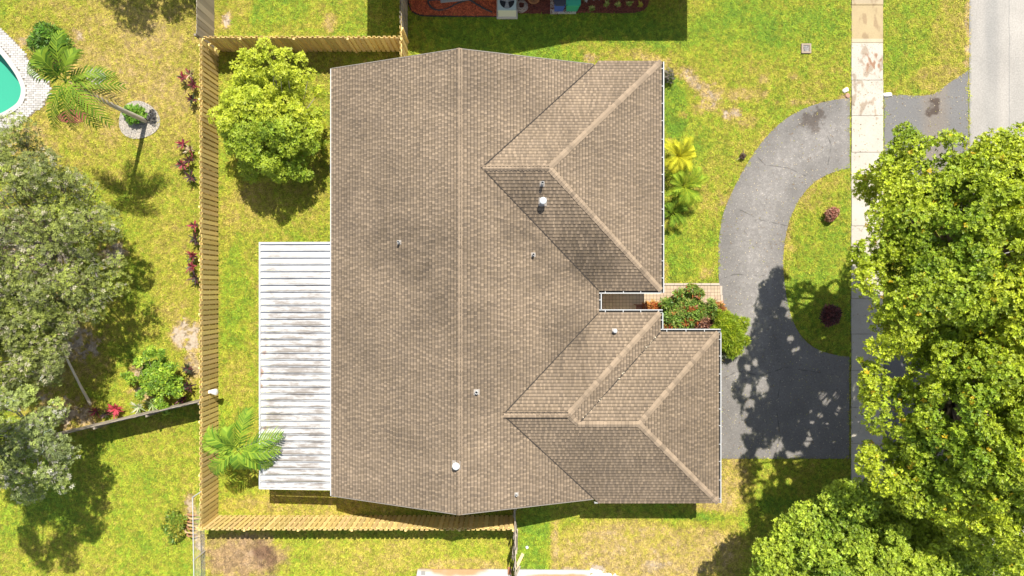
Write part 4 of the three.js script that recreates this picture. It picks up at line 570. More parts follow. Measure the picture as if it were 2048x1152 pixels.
{
  const oval = sprig(6, 0.13, 0.065, 0.4, 401), long = sprig(8, 0.17, 0.045, 0.6, 402), thin = sprig(9, 0.15, 0.022, 0.9, 403, 0), tiny = sprig(7, 0.07, 0.035, 0.4, 404);
  shrub('bush', 'bright green bush in the corner of the slanting fence and long fence', 338, 752, 0.85, 0.85, 1.7, 1700, oval, smallMat, pal([0.22, 0.36, 0.03], [0.36, 0.48, 0.04], [0.13, 0.24, 0.02]), 411, 26, 0.19, [[-1.35, -0.1, 1.0, 0.18], [-1.15, 0.0, 1.1, 0.2], [-1.6, -0.18, 0.95, 0.12], [-0.1, -1.3, 1.4, 0.22], [-0.3, -1.15, 1.4, 0.2], [0.3, -1.2, 1.3, 0.2], [0.3, 1.3, 1.1, 0.22], [0.15, 1.05, 1.2, 0.22], [0.42, 1.5, 1.0, 0.14], [0.95, 0.7, 1.1, 0.2], [1.1, 0.4, 1.2, 0.16], [-0.8, 0.75, 1.0, 0.2], [-0.7, -0.8, 1.4, 0.2], [0.95, -0.6, 1.4, 0.18]]);
  shrub('croton_shrub', 'large mixed green shrub with red flecks beside the paved front walk', 1364, 622, 0.95, 0.75, 1.2, 1700, long, smallMat, pal([0.16, 0.26, 0.035], [0.24, 0.33, 0.05], [0.1, 0.18, 0.03], [0.3, 0.3, 0.07], [0.16, 0.26, 0.04], [0.2, 0.3, 0.04], [0.13, 0.22, 0.03], [0.24, 0.3, 0.05], [0.18, 0.28, 0.05], [0.36, 0.1, 0.03]), 421, 18, 0.28, [[0.2, -1.0, 1.0, 0.24], [0.5, -0.85, 1.0, 0.22], [-0.95, -0.4, 0.9, 0.22], [1.15, -0.3, 0.8, 0.24], [1.2, 0.1, 0.8, 0.2], [-0.4, -0.8, 1.0, 0.2]]);
  shrub('croton_shrub', 'copper brown shrub behind the mixed green one at the garage gutter', 1390, 640, 0.4, 0.4, 1.0, 420, long, smallMat, pal([0.2, 0.08, 0.05], [0.12, 0.045, 0.035], [0.34, 0.17, 0.1]), 431, 6, 0.25);
  shrub('croton_shrub', 'low yellow and red shrub in the inner corner of the gutters', 1334, 643, 0.32, 0.4, 0.75, 420, long, smallMat, pal([0.42, 0.3, 0.06], [0.34, 0.07, 0.03], [0.2, 0.24, 0.05]), 441, 6, 0.22);
  shrub('croton_shrub', 'orange-red leafy shrub on the porch beside the wooden chair', 1304, 617, 0.36, 0.16, 0.6, 320, long, smallMat, pal([0.55, 0.2, 0.05], [0.42, 0.11, 0.03], [0.5, 0.3, 0.08]), 451, 5, 0.18);
  shrub('croton_shrub', 'small orange shrub at the edge of the driveway end of the walk', 1434, 622, 0.28, 0.2, 0.5, 240, long, smallMat, pal([0.45, 0.14, 0.06], [0.5, 0.25, 0.08], [0.25, 0.2, 0.05]), 461, 5, 0.18);
  shrub('golden_shrub', 'rounded lime yellow feathery shrub at the garage corner by the driveway', 1448, 664, 0.62, 0.72, 1.15, 2600, thin, smallMat, pal([0.3, 0.4, 0.02], [0.42, 0.48, 0.03], [0.2, 0.3, 0.02]), 471, 18, 0.28, [[0.75, 0.35, 0.6, 0.2], [0.7, -0.5, 0.7, 0.2], [0.2, 0.95, 0.5, 0.2], [-0.5, -0.8, 0.8, 0.22], [0.5, 0.8, 0.5, 0.18]]);
  shrub('dark_shrub', 'small dark spiky plant below the lime yellow shrub by the garage wall', 1432, 705, 0.16, 0.26, 0.5, 150, long, smallMat, pal([0.05, 0.06, 0.03], [0.3, 0.24, 0.06], [0.08, 0.05, 0.03]), 481, 4, 0.2);
  shrub('red_shrub', 'round dark red shrub shaded in the lower driveway island', 1655, 628, 0.2, 0.22, 0.6, 420, long, smallMat, pal([0.12, 0.04, 0.04], [0.2, 0.06, 0.05], [0.06, 0.03, 0.03]), 491, 7, 0.24);
  shrub('red_shrub', 'round pinkish brown shrub in the upper driveway island', 1656, 430, 0.18, 0.16, 0.5, 420, tiny, smallMat, pal([0.36, 0.15, 0.1], [0.26, 0.09, 0.06], [0.42, 0.24, 0.15]), 501, 7, 0.2);
  shrub('grey_shrub', 'small dark twiggy bush beside the top corner of the front gutter', 1334, 156, 0.2, 0.22, 0.5, 160, tiny, smallMat, pal([0.08, 0.08, 0.06], [0.2, 0.17, 0.13], [0.1, 0.13, 0.04]), 511, 5, 0.18);
  shrub('ring_plant', 'bright green leafy plant at the palm foot in the gravel ring', 272, 232, 0.42, 0.3, 0.45, 520, oval, smallMat, pal([0.13, 0.3, 0.02], [0.22, 0.38, 0.04], [0.1, 0.2, 0.02]), 521, 9, 0.22);
  shrub('ring_plant', 'bluish dark small plant at the right of the gravel ring', 307, 235, 0.14, 0.26, 0.3, 90, tiny, smallMat, pal([0.05, 0.05, 0.05], [0.16, 0.15, 0.14]), 531, 4, 0.14);
  shrub('bush', 'leafy green plant behind the tall palm crown near the pool', 118, 88, 0.7, 0.5, 1.2, 900, long, smallMat, pal([0.1, 0.24, 0.02], [0.18, 0.3, 0.03], [0.07, 0.14, 0.02]), 541, 10, 0.32);
  shrub('bush', 'small yellowing bush outside the lower left fence corner', 358, 1048, 0.3, 0.6, 0.6, 500, long, smallMat, pal([0.14, 0.24, 0.03], [0.36, 0.34, 0.04], [0.2, 0.26, 0.03]), 551, 8, 0.24);
  shrub('bush', 'dark spot-like weed on the lawn at the driveway curve', 1483, 315, 0.07, 0.07, 0.2, 80, tiny, smallMat, pal([0.1, 0.06, 0.04], [0.18, 0.12, 0.08]), 561, 3, 0.1);
  const fr = [[1182, 18], [1212, 8], [1234, 10], [1257, 8], [1279, 10]], words = ['leftmost', 'second from the left', 'middle', 'fourth from the left', 'rightmost and yellowest'];
  fr.forEach(([x, y], i) => strap('bed_plant', `yellow-green rosette plant in the dark mulch bed, ${words[i]} of five`, 'plant', x, y + 4, 0.18, 20, 0.24, 0.07, i === 4 ? [[0.6, 0.5, 0.06], [0.45, 0.42, 0.05]] : [[0.35, 0.4, 0.09], [0.24, 0.32, 0.06], [0.46, 0.46, 0.14]], 350 + i));
  strap('bed_plant', 'small white-flowered plant beside the green bin', 'plant', 1168, 6, 0.3, 16, 0.2, 0.06, [[0.7, 0.7, 0.66], [0.6, 0.6, 0.55], [0.15, 0.2, 0.06]], 360);
  strap('bed_plant', 'pale grey-white plant between the white flowers and yellow-green rosettes', 'plant', 1192, 0, 0.3, 18, 0.24, 0.05, [[0.5, 0.5, 0.48], [0.3, 0.3, 0.28]], 361);
}
// ---------------------------------------------------------------- beds and mulch
{
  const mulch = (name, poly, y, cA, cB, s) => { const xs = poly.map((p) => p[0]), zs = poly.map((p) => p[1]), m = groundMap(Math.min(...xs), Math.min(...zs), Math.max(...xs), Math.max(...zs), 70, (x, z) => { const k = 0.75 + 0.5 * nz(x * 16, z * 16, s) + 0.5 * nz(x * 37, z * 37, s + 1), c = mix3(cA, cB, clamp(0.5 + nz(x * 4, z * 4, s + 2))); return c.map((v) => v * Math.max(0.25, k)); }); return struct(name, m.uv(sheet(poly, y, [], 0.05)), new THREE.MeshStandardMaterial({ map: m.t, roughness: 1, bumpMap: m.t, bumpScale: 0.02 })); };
  const cut = 999; const left = bedPoly.filter(([x]) => x <= (1000 - 1024) / 42), right = bedPoly.filter(([x]) => x > (1000 - 1024) / 42);
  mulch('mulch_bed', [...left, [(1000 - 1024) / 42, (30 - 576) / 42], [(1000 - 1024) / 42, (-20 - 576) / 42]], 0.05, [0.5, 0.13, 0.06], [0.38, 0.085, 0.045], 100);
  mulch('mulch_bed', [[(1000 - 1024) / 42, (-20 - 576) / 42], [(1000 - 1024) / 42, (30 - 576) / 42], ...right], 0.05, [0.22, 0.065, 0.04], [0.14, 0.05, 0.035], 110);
  mulch('mulch_bed', frontBed, 0.05, [0.2, 0.07, 0.04], [0.12, 0.05, 0.03], 120);
  mulch('mulch_bed', pxPoly(smoothPoly([[116, 232], [130, 222], [160, 220], [178, 230], [170, 242], [140, 246], [118, 240], [116, 232]])), 0.05, [0.3, 0.07, 0.06], [0.2, 0.05, 0.04], 130);
  const ring = []; for (let i = 0; i < 40; i++) { const a = i / 40 * 6.2832, r = gravelRing[2] * (1 + 0.05 * Math.sin(a * 3 + 1)); ring.push([gravelRing[0] + Math.cos(a) * r, gravelRing[1] + Math.sin(a) * r * 0.92]); }
  mulch('gravel_ring', ring, 0.05, [0.42, 0.37, 0.3], [0.34, 0.31, 0.27], 140);
  mulch('gravel_patch', pxPoly(smoothPoly([[168, 148], [185, 138], [205, 142], [212, 156], [200, 168], [178, 166], [168, 148]])), 0.04, [0.36, 0.34, 0.33], [0.25, 0.23, 0.23], 150);
  // mulch chips give the beds a rough surface
  const R = rng(160), chip = new THREE.BoxGeometry(0.09, 0.018, 0.025), n = 5200, im = new THREE.InstancedMesh(chip, new THREE.MeshStandardMaterial({ roughness: 1 }), n), M = new THREE.Matrix4(), q = new THREE.Quaternion(), c = new THREE.Color(); let k = 0;
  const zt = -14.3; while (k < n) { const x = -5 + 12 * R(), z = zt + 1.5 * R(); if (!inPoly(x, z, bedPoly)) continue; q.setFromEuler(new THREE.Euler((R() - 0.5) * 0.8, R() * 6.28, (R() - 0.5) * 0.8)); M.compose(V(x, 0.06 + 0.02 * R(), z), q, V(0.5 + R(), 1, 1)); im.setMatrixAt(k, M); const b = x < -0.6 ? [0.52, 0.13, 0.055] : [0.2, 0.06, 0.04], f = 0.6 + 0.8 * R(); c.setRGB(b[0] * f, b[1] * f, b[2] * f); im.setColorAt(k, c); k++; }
  im.name = 'mulch_chips'; im.userData.kind = 'stuff'; scene.add(im);
  const edge = smoothPoly([[818, -20], [818, 8], [824, 22], [840, 31], [870, 33]]).concat([[995, 34]]);
  tag(solo('bed_edging', new MB().tube(edge.map(([x, y]) => at(x, y).setY(0.05)), 0.035, 6).geo(), mat(0.025, 0.022, 0.02, 0.7)), 'black edging round the bright red mulch bed', 'edging');
}

// ---------------------------------------------------------------- things along the neighbour's bed
{
  const t = thing('air_conditioner', 'pale outdoor air conditioner with a round fan grille on a concrete pad', 'air conditioner', V(-0.23, 0, -13.3)), body = mat(0.6, 0.62, 0.52, 0.6), topM = mat(0.45, 0.55, 0.52, 0.5), dk = mat(0.02, 0.022, 0.025, 0.8), grey = mat(0.42, 0.43, 0.42, 0.5, { metalness: 0.3 });
  part('pad', new THREE.BoxGeometry(1.0, 0.1, 1.02), mat(0.48, 0.46, 0.42, 0.9), t, V(0, 0.05, 0));
  part('casing', new THREE.BoxGeometry(0.84, 0.72, 0.84), body, t, V(0, 0.46, 0));
  { const mb = new MB(); for (let i = 0; i < 9; i++) for (const s of [-1, 1]) mb.box(V(0, 0.17 + i * 0.072, s * 0.424), V(0.76, 0.02, 0.012)); for (let i = 0; i < 9; i++) for (const s of [-1, 1]) mb.box(V(s * 0.424, 0.17 + i * 0.072, 0), V(0.012, 0.02, 0.76)); part('louvre', mb.geo(), body, t).userData.kind = 'stuff'; }
  const sh = new THREE.Shape([[-0.43, -0.43], [0.43, -0.43], [0.43, 0.43], [-0.43, 0.43]].map((p) => new THREE.Vector2(...p))); const hole = new THREE.Path(); hole.absarc(0, 0, 0.34, 0, 6.2832, true); sh.holes.push(hole);
  part('lid', new THREE.ExtrudeGeometry(sh, { depth: 0.04, bevelEnabled: false, curveSegments: 28 }).rotateX(-Math.PI / 2), topM, t, V(0, 0.825, 0));
  part('well', new THREE.CylinderGeometry(0.34, 0.34, 0.006, 28), dk, t, V(0, 0.824, 0));
  for (let i = 0; i < 3; i++) { const a = i * 2.094 + 0.5, b = new THREE.Shape(); b.moveTo(0.06, -0.05); b.lineTo(0.3, -0.12); b.quadraticCurveTo(0.34, 0, 0.29, 0.12); b.lineTo(0.06, 0.05); const f = part('fan_blade', new THREE.ExtrudeGeometry(b, { depth: 0.008, bevelEnabled: false }).rotateX(-Math.PI / 2), grey, t, V(0, 0.845, 0)); f.rotation.y = a; }
  part('hub', new THREE.CylinderGeometry(0.08, 0.08, 0.05, 16), grey, t, V(0, 0.855, 0));
  { const mb = new MB(); for (let r = 1; r <= 4; r++) { const pts = []; for (let k = 0; k <= 32; k++) pts.push(V(Math.cos(k / 32 * 6.2832) * r * 0.083, 0.885, Math.sin(k / 32 * 6.2832) * r * 0.083)); mb.tube(pts, 0.004, 4); } part('fan_guard', mb.geo(), dk, t); }
}
{
  const pts = [], o = at(1043, 14); for (let i = 0; i <= 150; i++) { const a = i / 150 * 6.2832 * 5.5, r = 0.29 - 0.03 * Math.floor(i / 27) + 0.012 * Math.sin(i); pts.push(V(o.x + Math.cos(a) * r, 0.08 + 0.025 * Math.floor(i / 27) + 0.01 * Math.sin(i * 0.6), o.z + Math.sin(a) * r)); }
  tag(solo('coiled_hose', new MB().tube(pts, 0.02, 6, [0.36, 0.31, 0.28]).geo(), vmat(0.6)), 'pale grey-brown hose coiled beside the air conditioner', 'hose');
  const pot = thing('flower_pot', 'round terracotta pot lying against the wall beside the coiled hose', 'pot', at(1067, 2).setY(0.2)); const pr = [[0.001, 0], [0.17, 0], [0.24, 0.36], [0.27, 0.36], [0.27, 0.42], [0.235, 0.42], [0.215, 0.34], [0.15, 0.04], [0.001, 0.04]].map((p) => new THREE.Vector2(...p));
  const b = part('body', new THREE.LatheGeometry(pr, 24), mat(0.36, 0.17, 0.07, 0.85), pot); b.rotation.x = 1.15; b.position.set(0, 0.1, -0.25); part('soil', new THREE.CylinderGeometry(0.19, 0.17, 0.1, 18), mat(0.04, 0.03, 0.025, 1), b, V(0, 0.2, 0));
  const hp = [[985, 26], [968, 19], [950, 8], [938, 2], [915, 8], [893, 19], [872, 21], [860, 13], [857, 4], [870, 1], [900, 2], [925, 0], [950, -3]].map(([x, y], i) => at(x, y).setY(0.09 + 0.03 * Math.sin(i)));
  tag(solo('garden_hose', new MB().tube(new THREE.CatmullRomCurve3(hp).getPoints(90), 0.042, 7).geo(), mat(0.045, 0.042, 0.045, 0.6)), 'black corrugated drain hose winding over the bright red mulch', 'hose');
  const pipe = thing('grey_board', 'grey boards lying along the wall on the bright red mulch', 'board', at(890, 1).setY(0.1)); const gm = mat(0.3, 0.32, 0.34, 0.7);
  for (let i = 0; i < 3; i++) { const p = part('board', new THREE.BoxGeometry(2.6 - i * 0.5, 0.05, 0.12), gm, pipe, V(0.3 * i, 0.02 * i, -0.1 + 0.14 * i - 0.15)); p.rotation.y = 0.05 * i; }
}
function bin(label, px, bodyC, lidC, w) {
  const t = thing('wheeled_bin', label, 'wheeled bin', at(px, 14).setY(0.03)), bm = mat(...bodyC, 0.5), lm = mat(...lidC, 0.45), d = 0.62;
  const mb = new MB(), P = (x, y, z) => V(x, y, z), b = 0.8, q = [[-w / 2 * b, -d / 2 * b], [w / 2 * b, -d / 2 * b], [w / 2 * b, d / 2 * b], [-w / 2 * b, d / 2 * b]];
  for (let i = 0; i < 4; i++) { const [x0, z0] = q[i], [x1, z1] = q[(i + 1) % 4]; mb.quad(P(x0, 0.05, z0), P(x0 / b, 0.95, z0 / b), P(x1 / b, 0.95, z1 / b), P(x1, 0.05, z1)); } mb.box(V(0, 0.06, 0), V(w * b, 0.03, d * b)); mb.box(V(0, 0.93, d / 2 + 0.015), V(w * 1.02, 0.06, 0.03)); part('body', mb.geo(), bm, t);
  const lid = new MB(); lid.box(V(0, 0.99, -0.02), V(w * 1.06, 0.06, d * 1.02)); for (const x of [-0.25, 0, 0.25]) lid.box(V(x * w, 1.03, -0.04), V(0.03, 0.025, d * 0.8)); lid.box(V(0, 0.985, d / 2 + 0.02), V(w * 0.8, 0.05, 0.07)); part('lid', lid.geo(), lm, t);
  for (const s of [-1, 1]) part('wheel', new THREE.CylinderGeometry(0.1, 0.1, 0.05, 18).rotateZ(Math.PI / 2), mat(0.02, 0.02, 0.02, 0.7), t, V(s * (w / 2 - 0.02), 0.1, -d / 2 + 0.02)); part('handle', new MB().tube([V(-w / 2.4, 0.95, -d / 2 - 0.05), V(w / 2.4, 0.95, -d / 2 - 0.05)], 0.018, 8).geo(), lm, t);
}
bin('dark lidded blue recycling bin on the small slab in the mulch bed', 1117, [0.05, 0.1, 0.42], [0.06, 0.065, 0.085], 0.5);
bin('green wheeled bin on the small slab in the mulch bed', 1143, [0.04, 0.36, 0.22], [0.05, 0.42, 0.26], 0.64);
struct('bin_slab', new THREE.BoxGeometry(1.22, 0.1, 0.98).translate(at(1126, 8).x, 0.03, at(1126, 8).z), mat(0.5, 0.46, 0.38, 0.95));
{ // neighbour's house beyond the top edge, whose roof shades the grass
  const t = thing('neighbour_house', 'neighbour house beyond the top of the lawn, known by its long shadow', 'house', V(0, 0, 0)), wm = mat(0.55, 0.5, 0.42, 0.95), rm = mat(0.2, 0.16, 0.125, 0.95);
  part('wall', new THREE.BoxGeometry(8.6, 2.5, 14), wm, t, V(-1.5, 1.25, -21.3)); part('wall', new THREE.BoxGeometry(5.5, 2.5, 12), wm, t, V(5.3, 1.25, -20.2));
  const mb = new MB(), z0 = -13.25, z1 = -29; const q = (a, b, c, d) => { mb.quad(a, b, c, d); const o = V(0, -0.12, 0); mb.quad(a.clone().add(o), d.clone().add(o), c.clone().add(o), b.clone().add(o)); };
  q(V(-6.5, 2.6, z0), V(-1.7, 4.4, z0), V(-1.7, 4.4, z1), V(-6.5, 2.6, z1)); q(V(-1.7, 4.4, z0), V(3.6, 2.6, z0), V(3.6, 2.6, z1), V(-1.7, 4.4, z1));
  q(V(3.5, 2.6, z0), V(8.7, 2.6, z0), V(6.1, 4.0, z0 - 5), V(3.5, 4.0, z0 - 5)); q(V(8.7, 2.6, z0), V(8.7, 2.6, z1), V(6.1, 4.0, z1 + 5), V(6.1, 4.0, z0 - 5)); q(V(3.5, 4, z0 - 5), V(6.1, 4, z0 - 5), V(6.1, 4, z1 + 5), V(3.5, 4, z1 + 5));
  mb.tri(V(-6.5, 2.6, z0 + 0.01), V(-1.7, 4.4, z0 + 0.01), V(3.6, 2.6, z0 + 0.01)); part('roof', mb.geo(), rm, t);
}
// ---------------------------------------------------------------- small things
{
  const p = at(1611, 98), t = thing('meter_box', 'small grey square meter box lid set in the front lawn', 'meter box', V(p.x, 0, p.z)), R = rng(170), pale = mat(0.28, 0.22, 0.16, 0.9);
  for (const [x, z, w, d] of [[0, -0.19, 0.46, 0.08], [0, 0.19, 0.46, 0.08], [-0.19, 0, 0.08, 0.3], [0.19, 0, 0.08, 0.3]]) part('rim', new THREE.BoxGeometry(w, 0.12, d), pale, t, V(x, 0.05, z));
  const m = groundMap(p.x - 0.2, p.z - 0.2, p.x + 0.2, p.z + 0.2, 100, (x, z) => { const k = 0.17 + 0.14 * nz(x * 20, z * 20, 171) + 0.1 * nz(x * 50, z * 50, 172); return [k * 1.05, k * 0.97, k * 0.9]; }); const g = m.uv(sheet([[p.x - 0.15, p.z - 0.15], [p.x + 0.15, p.z - 0.15], [p.x + 0.15, p.z + 0.15], [p.x - 0.15, p.z + 0.15]], 0.085)); g.translate(-p.x, 0, -p.z); part('lid', g, new THREE.MeshStandardMaterial({ map: m.t, roughness: 0.9 }), t);
  for (let i = 0; i < 2; i++) part('bolt', new THREE.CylinderGeometry(0.015, 0.015, 0.02, 8), pale, t, V(i ? 0.1 : -0.1, 0.09, 0.04));
  const con = mat(0.62, 0.58, 0.5, 0.9), brick = mat(0.34, 0.2, 0.14, 0.95);
  const chunk = (name, label, cat, px, py, s, m, ry, seed) => { const g = new THREE.DodecahedronGeometry(0.5, 1), a = g.attributes.position; for (let i = 0; i < a.count; i++) { const k = 1 + 0.25 * nz(a.getX(i) * 3 + seed, a.getY(i) * 3, a.getZ(i) * 3); a.setXYZ(i, Math.sign(a.getX(i)) * Math.min(0.42, Math.abs(a.getX(i) * k)), Math.sign(a.getY(i)) * Math.min(0.38, Math.abs(a.getY(i) * k)), Math.sign(a.getZ(i)) * Math.min(0.42, Math.abs(a.getZ(i) * k))); } g.computeVertexNormals(); const o = tag(solo(name, g, m, at(px, py).setY(s.y * 0.3)), label, cat); o.scale.set(s.x, s.y, s.z); o.rotation.y = ry; };
  chunk('concrete_chunk', 'white broken concrete strip on the right edge of the sidewalk at the apron', 'concrete piece', 1774, 190, V(0.48, 0.16, 0.22), mat(0.7, 0.68, 0.64, 0.9), 0.05, 1);
  chunk('concrete_chunk', 'pale broken concrete piece on the left edge of the sidewalk at the driveway mouth', 'concrete piece', 1690, 181, V(0.36, 0.16, 0.24), con, 0.5, 2); chunk('concrete_chunk', 'brownish rubble piece beside the pale one at the driveway mouth', 'concrete piece', 1694, 192, V(0.26, 0.14, 0.26), brick, 0.9, 3);
  chunk('stone', 'small white stone on the green strip right of the broken grey fence', 'stone', 1054, 1094, V(0.16, 0.12, 0.16), mat(0.66, 0.63, 0.58, 0.9), 0.3, 4);
}
{ // chair on the porch
  const t = thing('wooden_chair', 'red-brown wooden chair in the shade of the paved porch', 'chair', V(6.02, 0.055, 0.98)), w = mat(0.3, 0.1, 0.04, 0.5), seat = mat(0.24, 0.08, 0.035, 0.6); t.rotation.y = Math.PI;
  for (const [x, z, h] of [[-0.21, 0.2, 0.44], [0.21, 0.2, 0.44], [-0.21, -0.2, 0.9], [0.21, -0.2, 0.9]]) part('leg', new THREE.BoxGeometry(0.04, h, 0.04), w, t, V(x, h / 2, z));
  for (let i = 0; i < 5; i++) part('slat', new THREE.BoxGeometry(0.4, 0.02, 0.07), seat, t, V(0, 0.44, -0.16 + i * 0.085)); for (const y of [0.62, 0.74, 0.87]) part('back_slat', new THREE.BoxGeometry(0.4, 0.07, 0.02), w, t, V(0, y, -0.2)); for (const x of [-0.21, 0.21]) part('armrest', new THREE.BoxGeometry(0.05, 0.025, 0.44), w, t, V(x, 0.64, 0));
}
{ // light on the fence
  const t = thing('fence_light', 'white round light mounted on the long wooden fence', 'light', V(-13.93, 1.05, 4.78)), w = mat(0.78, 0.77, 0.72, 0.45);
  part('bracket', new THREE.BoxGeometry(0.05, 0.2, 0.14), w, t, V(0.0, -0.02, 0)); const b = part('shade', new THREE.LatheGeometry([[0.001, 0], [0.07, 0.005], [0.1, 0.06], [0.13, 0.2], [0.15, 0.3], [0.14, 0.31], [0.001, 0.33]].map((p) => new THREE.Vector2(...p)), 20), w, t, V(0.03, 0, 0)); b.rotation.z = -1.3;
}
{ // concrete at the bottom edge, boards and debris
  const m = groundMap(-5, 13, 5.5, 17, 70, (x, z) => { const r = (c, w, cz, wz) => (1 - sm(0.2, 1.2, ((x - c) / w) ** 2 + ((z - cz) / wz) ** 2 + 0.5 * nz(x * 2, z * 5, 181))); let c = [0.46, 0.445, 0.41]; c = mix3(c, [0.36, 0.2, 0.06], 0.85 * clamp(r(-2.5, 1.4, 13.4, 0.35) + r(2.3, 1.6, 13.7, 0.16) + 0.6 * r(-4, 0.8, 13.35, 0.15))); const k = 0.95 + 0.1 * nz(x * 15, z * 15, 180); return c.map((v) => v * k); });
  const sm2 = new THREE.MeshStandardMaterial({ map: m.t, roughness: 0.85 }), a = G(836, 1137), b = G(815, 1180);
  struct('concrete_slab', m.uv(sheet([[a[0], a[1]], [-0.03, 13.37], [-0.03, 16], [b[0], 16]], 0.1, [], 0.14)), sm2);
  struct('concrete_slab', m.uv(sheet([[0.24, 13.38], [3.72, 13.41], [3.72, 16], [0.24, 16]], 0.1, [], 0.14)), sm2);
  const g = tag(thing('drain_grate', 'small grey drain grate in the white slab at the bottom edge', 'drain', at(847, 1144).setY(0.1)), null, null); for (let i = 0; i < 5; i++) part('bar', new THREE.BoxGeometry(0.2, 0.02, 0.02), mat(0.25, 0.24, 0.22, 0.7), g, V(0, 0.012, -0.08 + i * 0.04));
  const R = rng(190), chip = []; for (let i = 0; i < 420; i++) { const q = R(), x = 3.72 + 1.5 * Math.pow(q, 1.2), z = 13.35 + 0.35 * q + 1.4 * R(), s = 0.03 + 0.09 * R() * (1 - q * 0.6); const b2 = new THREE.DodecahedronGeometry(s, 0); b2.scale(1, 0.35, 1); b2.rotateY(R() * 6); b2.translate(x, 0.02, z); chip.push(b2); }
  tag(solo('white_rubble', mergeGeometries(chip), mat(0.55, 0.55, 0.55, 0.85)), 'spilled white plaster rubble at the right end of the white slab', 'rubble', null, 'stuff');
  const plank = (label, p0, h0, p1, h1, w, m) => { const A = at(...p0, h0), B = at(...p1, h1), t = solo('plank', new THREE.BoxGeometry(w, 0.03, A.distanceTo(B)), m, A.clone().lerp(B, 0.5)); t.lookAt(B); tag(t, label, 'plank'); };
  plank('pale yellowish plank leaning on the broken grey fence', [1046, 1107], 0.04, [1031, 1138], 0.5, 0.15, mat(0.55, 0.42, 0.22, 0.85)); plank('dark narrow board leaning over the right white slab', [1040, 1132], 0.12, [1030, 1156], 0.6, 0.08, oldWood[0]); plank('reddish brown plank lying left of the broken grey fence', [1019, 1134], 0.14, [1019, 1149], 0.16, 0.16, mat(0.28, 0.12, 0.06, 0.9)); plank('long grey board propped along the broken grey fence', [1034, 1058], 0.05, [1032, 1108], 1.2, 0.09, oldWood[3]);
}
{ // dry fronds dumped outside the fence corner
  const R = rng(195); for (let i = 0; i < 7; i++) { const a = at(372 + 6 * R(), 1028 + i * 6), pts = [a.clone().setY(0.08), a.clone().add(V(0.25, 0.18 + 0.06 * i, 0.05 * (R() - 0.5))), a.clone().add(V(0.58, 0.06 + 0.05 * i, 0.15 * R()))]; const mb = new MB().tube(new THREE.CatmullRomCurve3(pts).getPoints(8), [0.05, 0.05, 0.045, 0.04, 0.035, 0.03, 0.025, 0.02, 0.012], 5, i % 2 ? [0.5, 0.33, 0.17] : [0.34, 0.17, 0.08]); tag(solo('dry_frond', mb.geo(), vmat(0.9)), `${i % 2 ? 'pale tan' : 'dark brown'} dry palm stalk, ${['topmost', 'second', 'third', 'fourth', 'fifth', 'sixth', 'lowest'][i]} of the pile outside the lower left fence corner`, 'dry frond', 'dry palm stalks piled at the fence corner'); }
}
{ // fallen leaves on the driveway, sidewalk and roof valleys
  const R = rng(200), g = new MB().tri(V(-0.02, 0, 0), V(0, 0.006, 0.012), V(0.03, 0, 0)).tri(V(-0.02, 0, 0), V(0.03, 0, 0), V(0, 0.008, -0.012)).geo(), n = 2300, im = new THREE.InstancedMesh(g, new THREE.MeshStandardMaterial({ roughness: 0.8, side: THREE.DoubleSide }), n), M = new THREE.Matrix4(), q = new THREE.Quaternion(), c = new THREE.Color(); let k = 0;
  while (k < n) { const px = 1430 + 510 * R(), py = 150 + 780 * R(), [x, z] = G(px, py), on = inPoly(x, z, drivePoly) || inPoly(x, z, apronPoly); if (!on && !(px > 1702 && px < 1766)) continue; q.setFromEuler(new THREE.Euler((R() - 0.5) * 0.4, R() * 6.28, (R() - 0.5) * 0.4)); const s = 0.5 + 1.1 * R(); M.compose(V(x, on ? 0.042 : 0.075, z), q, V(s, s, s)); im.setMatrixAt(k, M); const v = R(), b = v < 0.5 ? [0.45, 0.38, 0.26] : v < 0.8 ? [0.2, 0.12, 0.05] : [0.32, 0.3, 0.06]; c.setRGB(...b); im.setColorAt(k, c); k++; }
  im.name = 'fallen_leaves'; im.userData.kind = 'stuff'; scene.add(im);
  const mb = new MB(); for (let i = 0; i < 70; i++) { const t = R(), z = 2.1 + t * 3.3, x = 8.4 - z + (R() - 0.5) * 0.12, y = hE2(x) + 0.04, a = R() * 6.28, s = 0.03 + 0.05 * R() * R(), cc = R() < 0.5 ? [0.5, 0.42, 0.3] : [0.2, 0.15, 0.1], d = V(Math.cos(a) * s, 0.01, Math.sin(a) * s), e = V(-Math.sin(a) * s * 0.4, 0.01, Math.cos(a) * s * 0.4), p = V(x, y, z); mb.quad(p.clone().add(d), p.clone().add(e), p.clone().sub(d), p.clone().sub(e), cc); } 
  tag(solo('valley_leaves', mb.geo(), vmat(0.9)), 'dry leaf litter caught in the short roof valley above the garage', 'leaf litter', null, 'stuff');
}
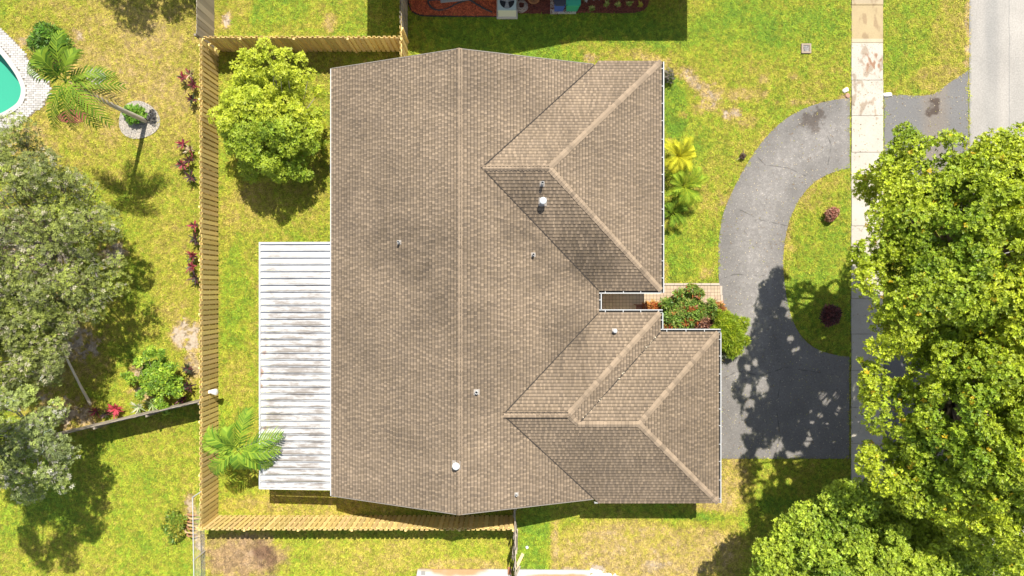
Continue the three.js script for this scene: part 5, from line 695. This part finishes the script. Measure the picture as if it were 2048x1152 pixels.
// ---------------------------------------------------------------- grass
{
  const R = rng(999), blade = (mb, a, l, w, e, k, bx, bz) => { const d = V(Math.cos(a), 0, Math.sin(a)), s = V(-Math.sin(a), 0, Math.cos(a)).multiplyScalar(w / 2), b = V(bx, 0, bz), m = b.clone().addScaledVector(d, l * 0.5 * Math.cos(e)).add(V(0, l * 0.5 * Math.sin(e), 0)), t = b.clone().addScaledVector(d, l * Math.cos(e * 0.7)).add(V(0, l * 0.82 * Math.sin(e), 0)); mb.tri(b.clone().sub(s), b.clone().add(s), m.clone().add(s), [k, k, k]); mb.tri(b.clone().sub(s), m.clone().add(s), m.clone().sub(s), [k, k, k]); mb.tri(m.clone().sub(s), m.clone().add(s), t, [k, k, k]); };
  const tuft = (seed) => { const Q = rng(seed), mb = new MB(); for (let i = 0; i < 8; i++) blade(mb, Q() * 6.283, 0.06 + 0.07 * Q(), 0.02, 0.25 + 0.7 * Q(), 0.8 + 0.4 * Q(), (Q() - 0.5) * 0.06, (Q() - 0.5) * 0.06); return mb.geo(); };
  const gm = leafMat(0.25, 0.7), drive = drivePoly, road0 = (roadX - 1024) / 42, sw0 = (1701 - 1024) / 42, sw1 = (1766 - 1024) / 42;
  const rings = [houseFoot, drive, apronPoly, apronPoly2, deckPoly, bedPoly, frontBed, [[3.1, -0.25], [9.95, -0.25], [10.05, 1.25], [3.1, 1.25]], [[-11, -1.9], [-7.4, -1.9], [-7.4, 8.6], [-11, 8.6]], pxPoly([[995, -20], [1033, -20], [1033, 37], [995, 37]]), pxPoly([[832, 1137], [1180, 1137], [1180, 1300], [815, 1300]])];
  const box = rings.map((p) => [Math.min(...p.map((q) => q[0])), Math.max(...p.map((q) => q[0])), Math.min(...p.map((q) => q[1])), Math.max(...p.map((q) => q[1]))]);
  const put = [[], [], []], step = 0.064;
  for (let z = -15.6; z < 15.6; z += step) for (let x = -27; x < 24; x += step) {
    const X0 = x + R() * step, Z0 = z + R() * step, q = R(), q2 = R(), q3 = R(), q4 = R();
    const X = X0, Z = Z0, wx = 0.16 * nz(X0 * 3, Z0 * 3, 218) + (q3 - 0.5) * 0.12, wz = 0.16 * nz(X0 * 3, Z0 * 3, 219) + (q4 - 0.5) * 0.12; if ((X + wx * 0.5 > sw0 && X + wx * 0.5 < sw1) || X + wx > road0) continue;
    let bad = false; for (let i = 0; i < rings.length; i++) { const b = box[i]; if (X > b[0] - 0.2 && X < b[1] + 0.2 && Z > b[2] - 0.2 && Z < b[3] + 0.2 && inPoly(X + wx, Z + wz, rings[i])) { bad = true; break; } } if (bad) continue;
    if (Math.hypot(X - gravelRing[0], Z - gravelRing[1]) < gravelRing[2] * 0.95) continue;
    const t = dryness(X, Z); if (q < sm(0.95, 1.5, t) * 0.93) continue;
    put[Math.floor(q2 * 3)].push([X, Z, t, q3, q4]);
  }
  const M = new THREE.Matrix4(), Q = new THREE.Quaternion(), c = new THREE.Color(), all = new THREE.Group();
  put.forEach((L, j) => {
    const im = new THREE.InstancedMesh(tuft(70 + j), gm, L.length);
    L.forEach(([x, z, t, a, b], i) => { Q.setFromAxisAngle(UP, a * 6.283); const s = 0.7 + 0.75 * b; M.compose(V(x, 0, z), Q, V(s, s * (t > 0.8 ? 0.6 : 0.9), s)); im.setMatrixAt(i, M); const cl = lawnAt(x, z, t + (a - 0.5) * 0.42 + 0.2 * nz(x * 7, z * 7, 210)), k = 0.52 + 0.92 * ((a * 7.13 + b * 3.7) % 1); c.setRGB(cl[0] * k, cl[1] * k, cl[2] * k); im.setColorAt(i, c); });
    im.name = numbered('grass'); im.userData.kind = 'stuff'; im.receiveShadow = true; im.castShadow = true; scene.add(im);
  });
  console.log('tufts', put.map((p) => p.length).join(' '));
}
renderer.render(scene, camera);
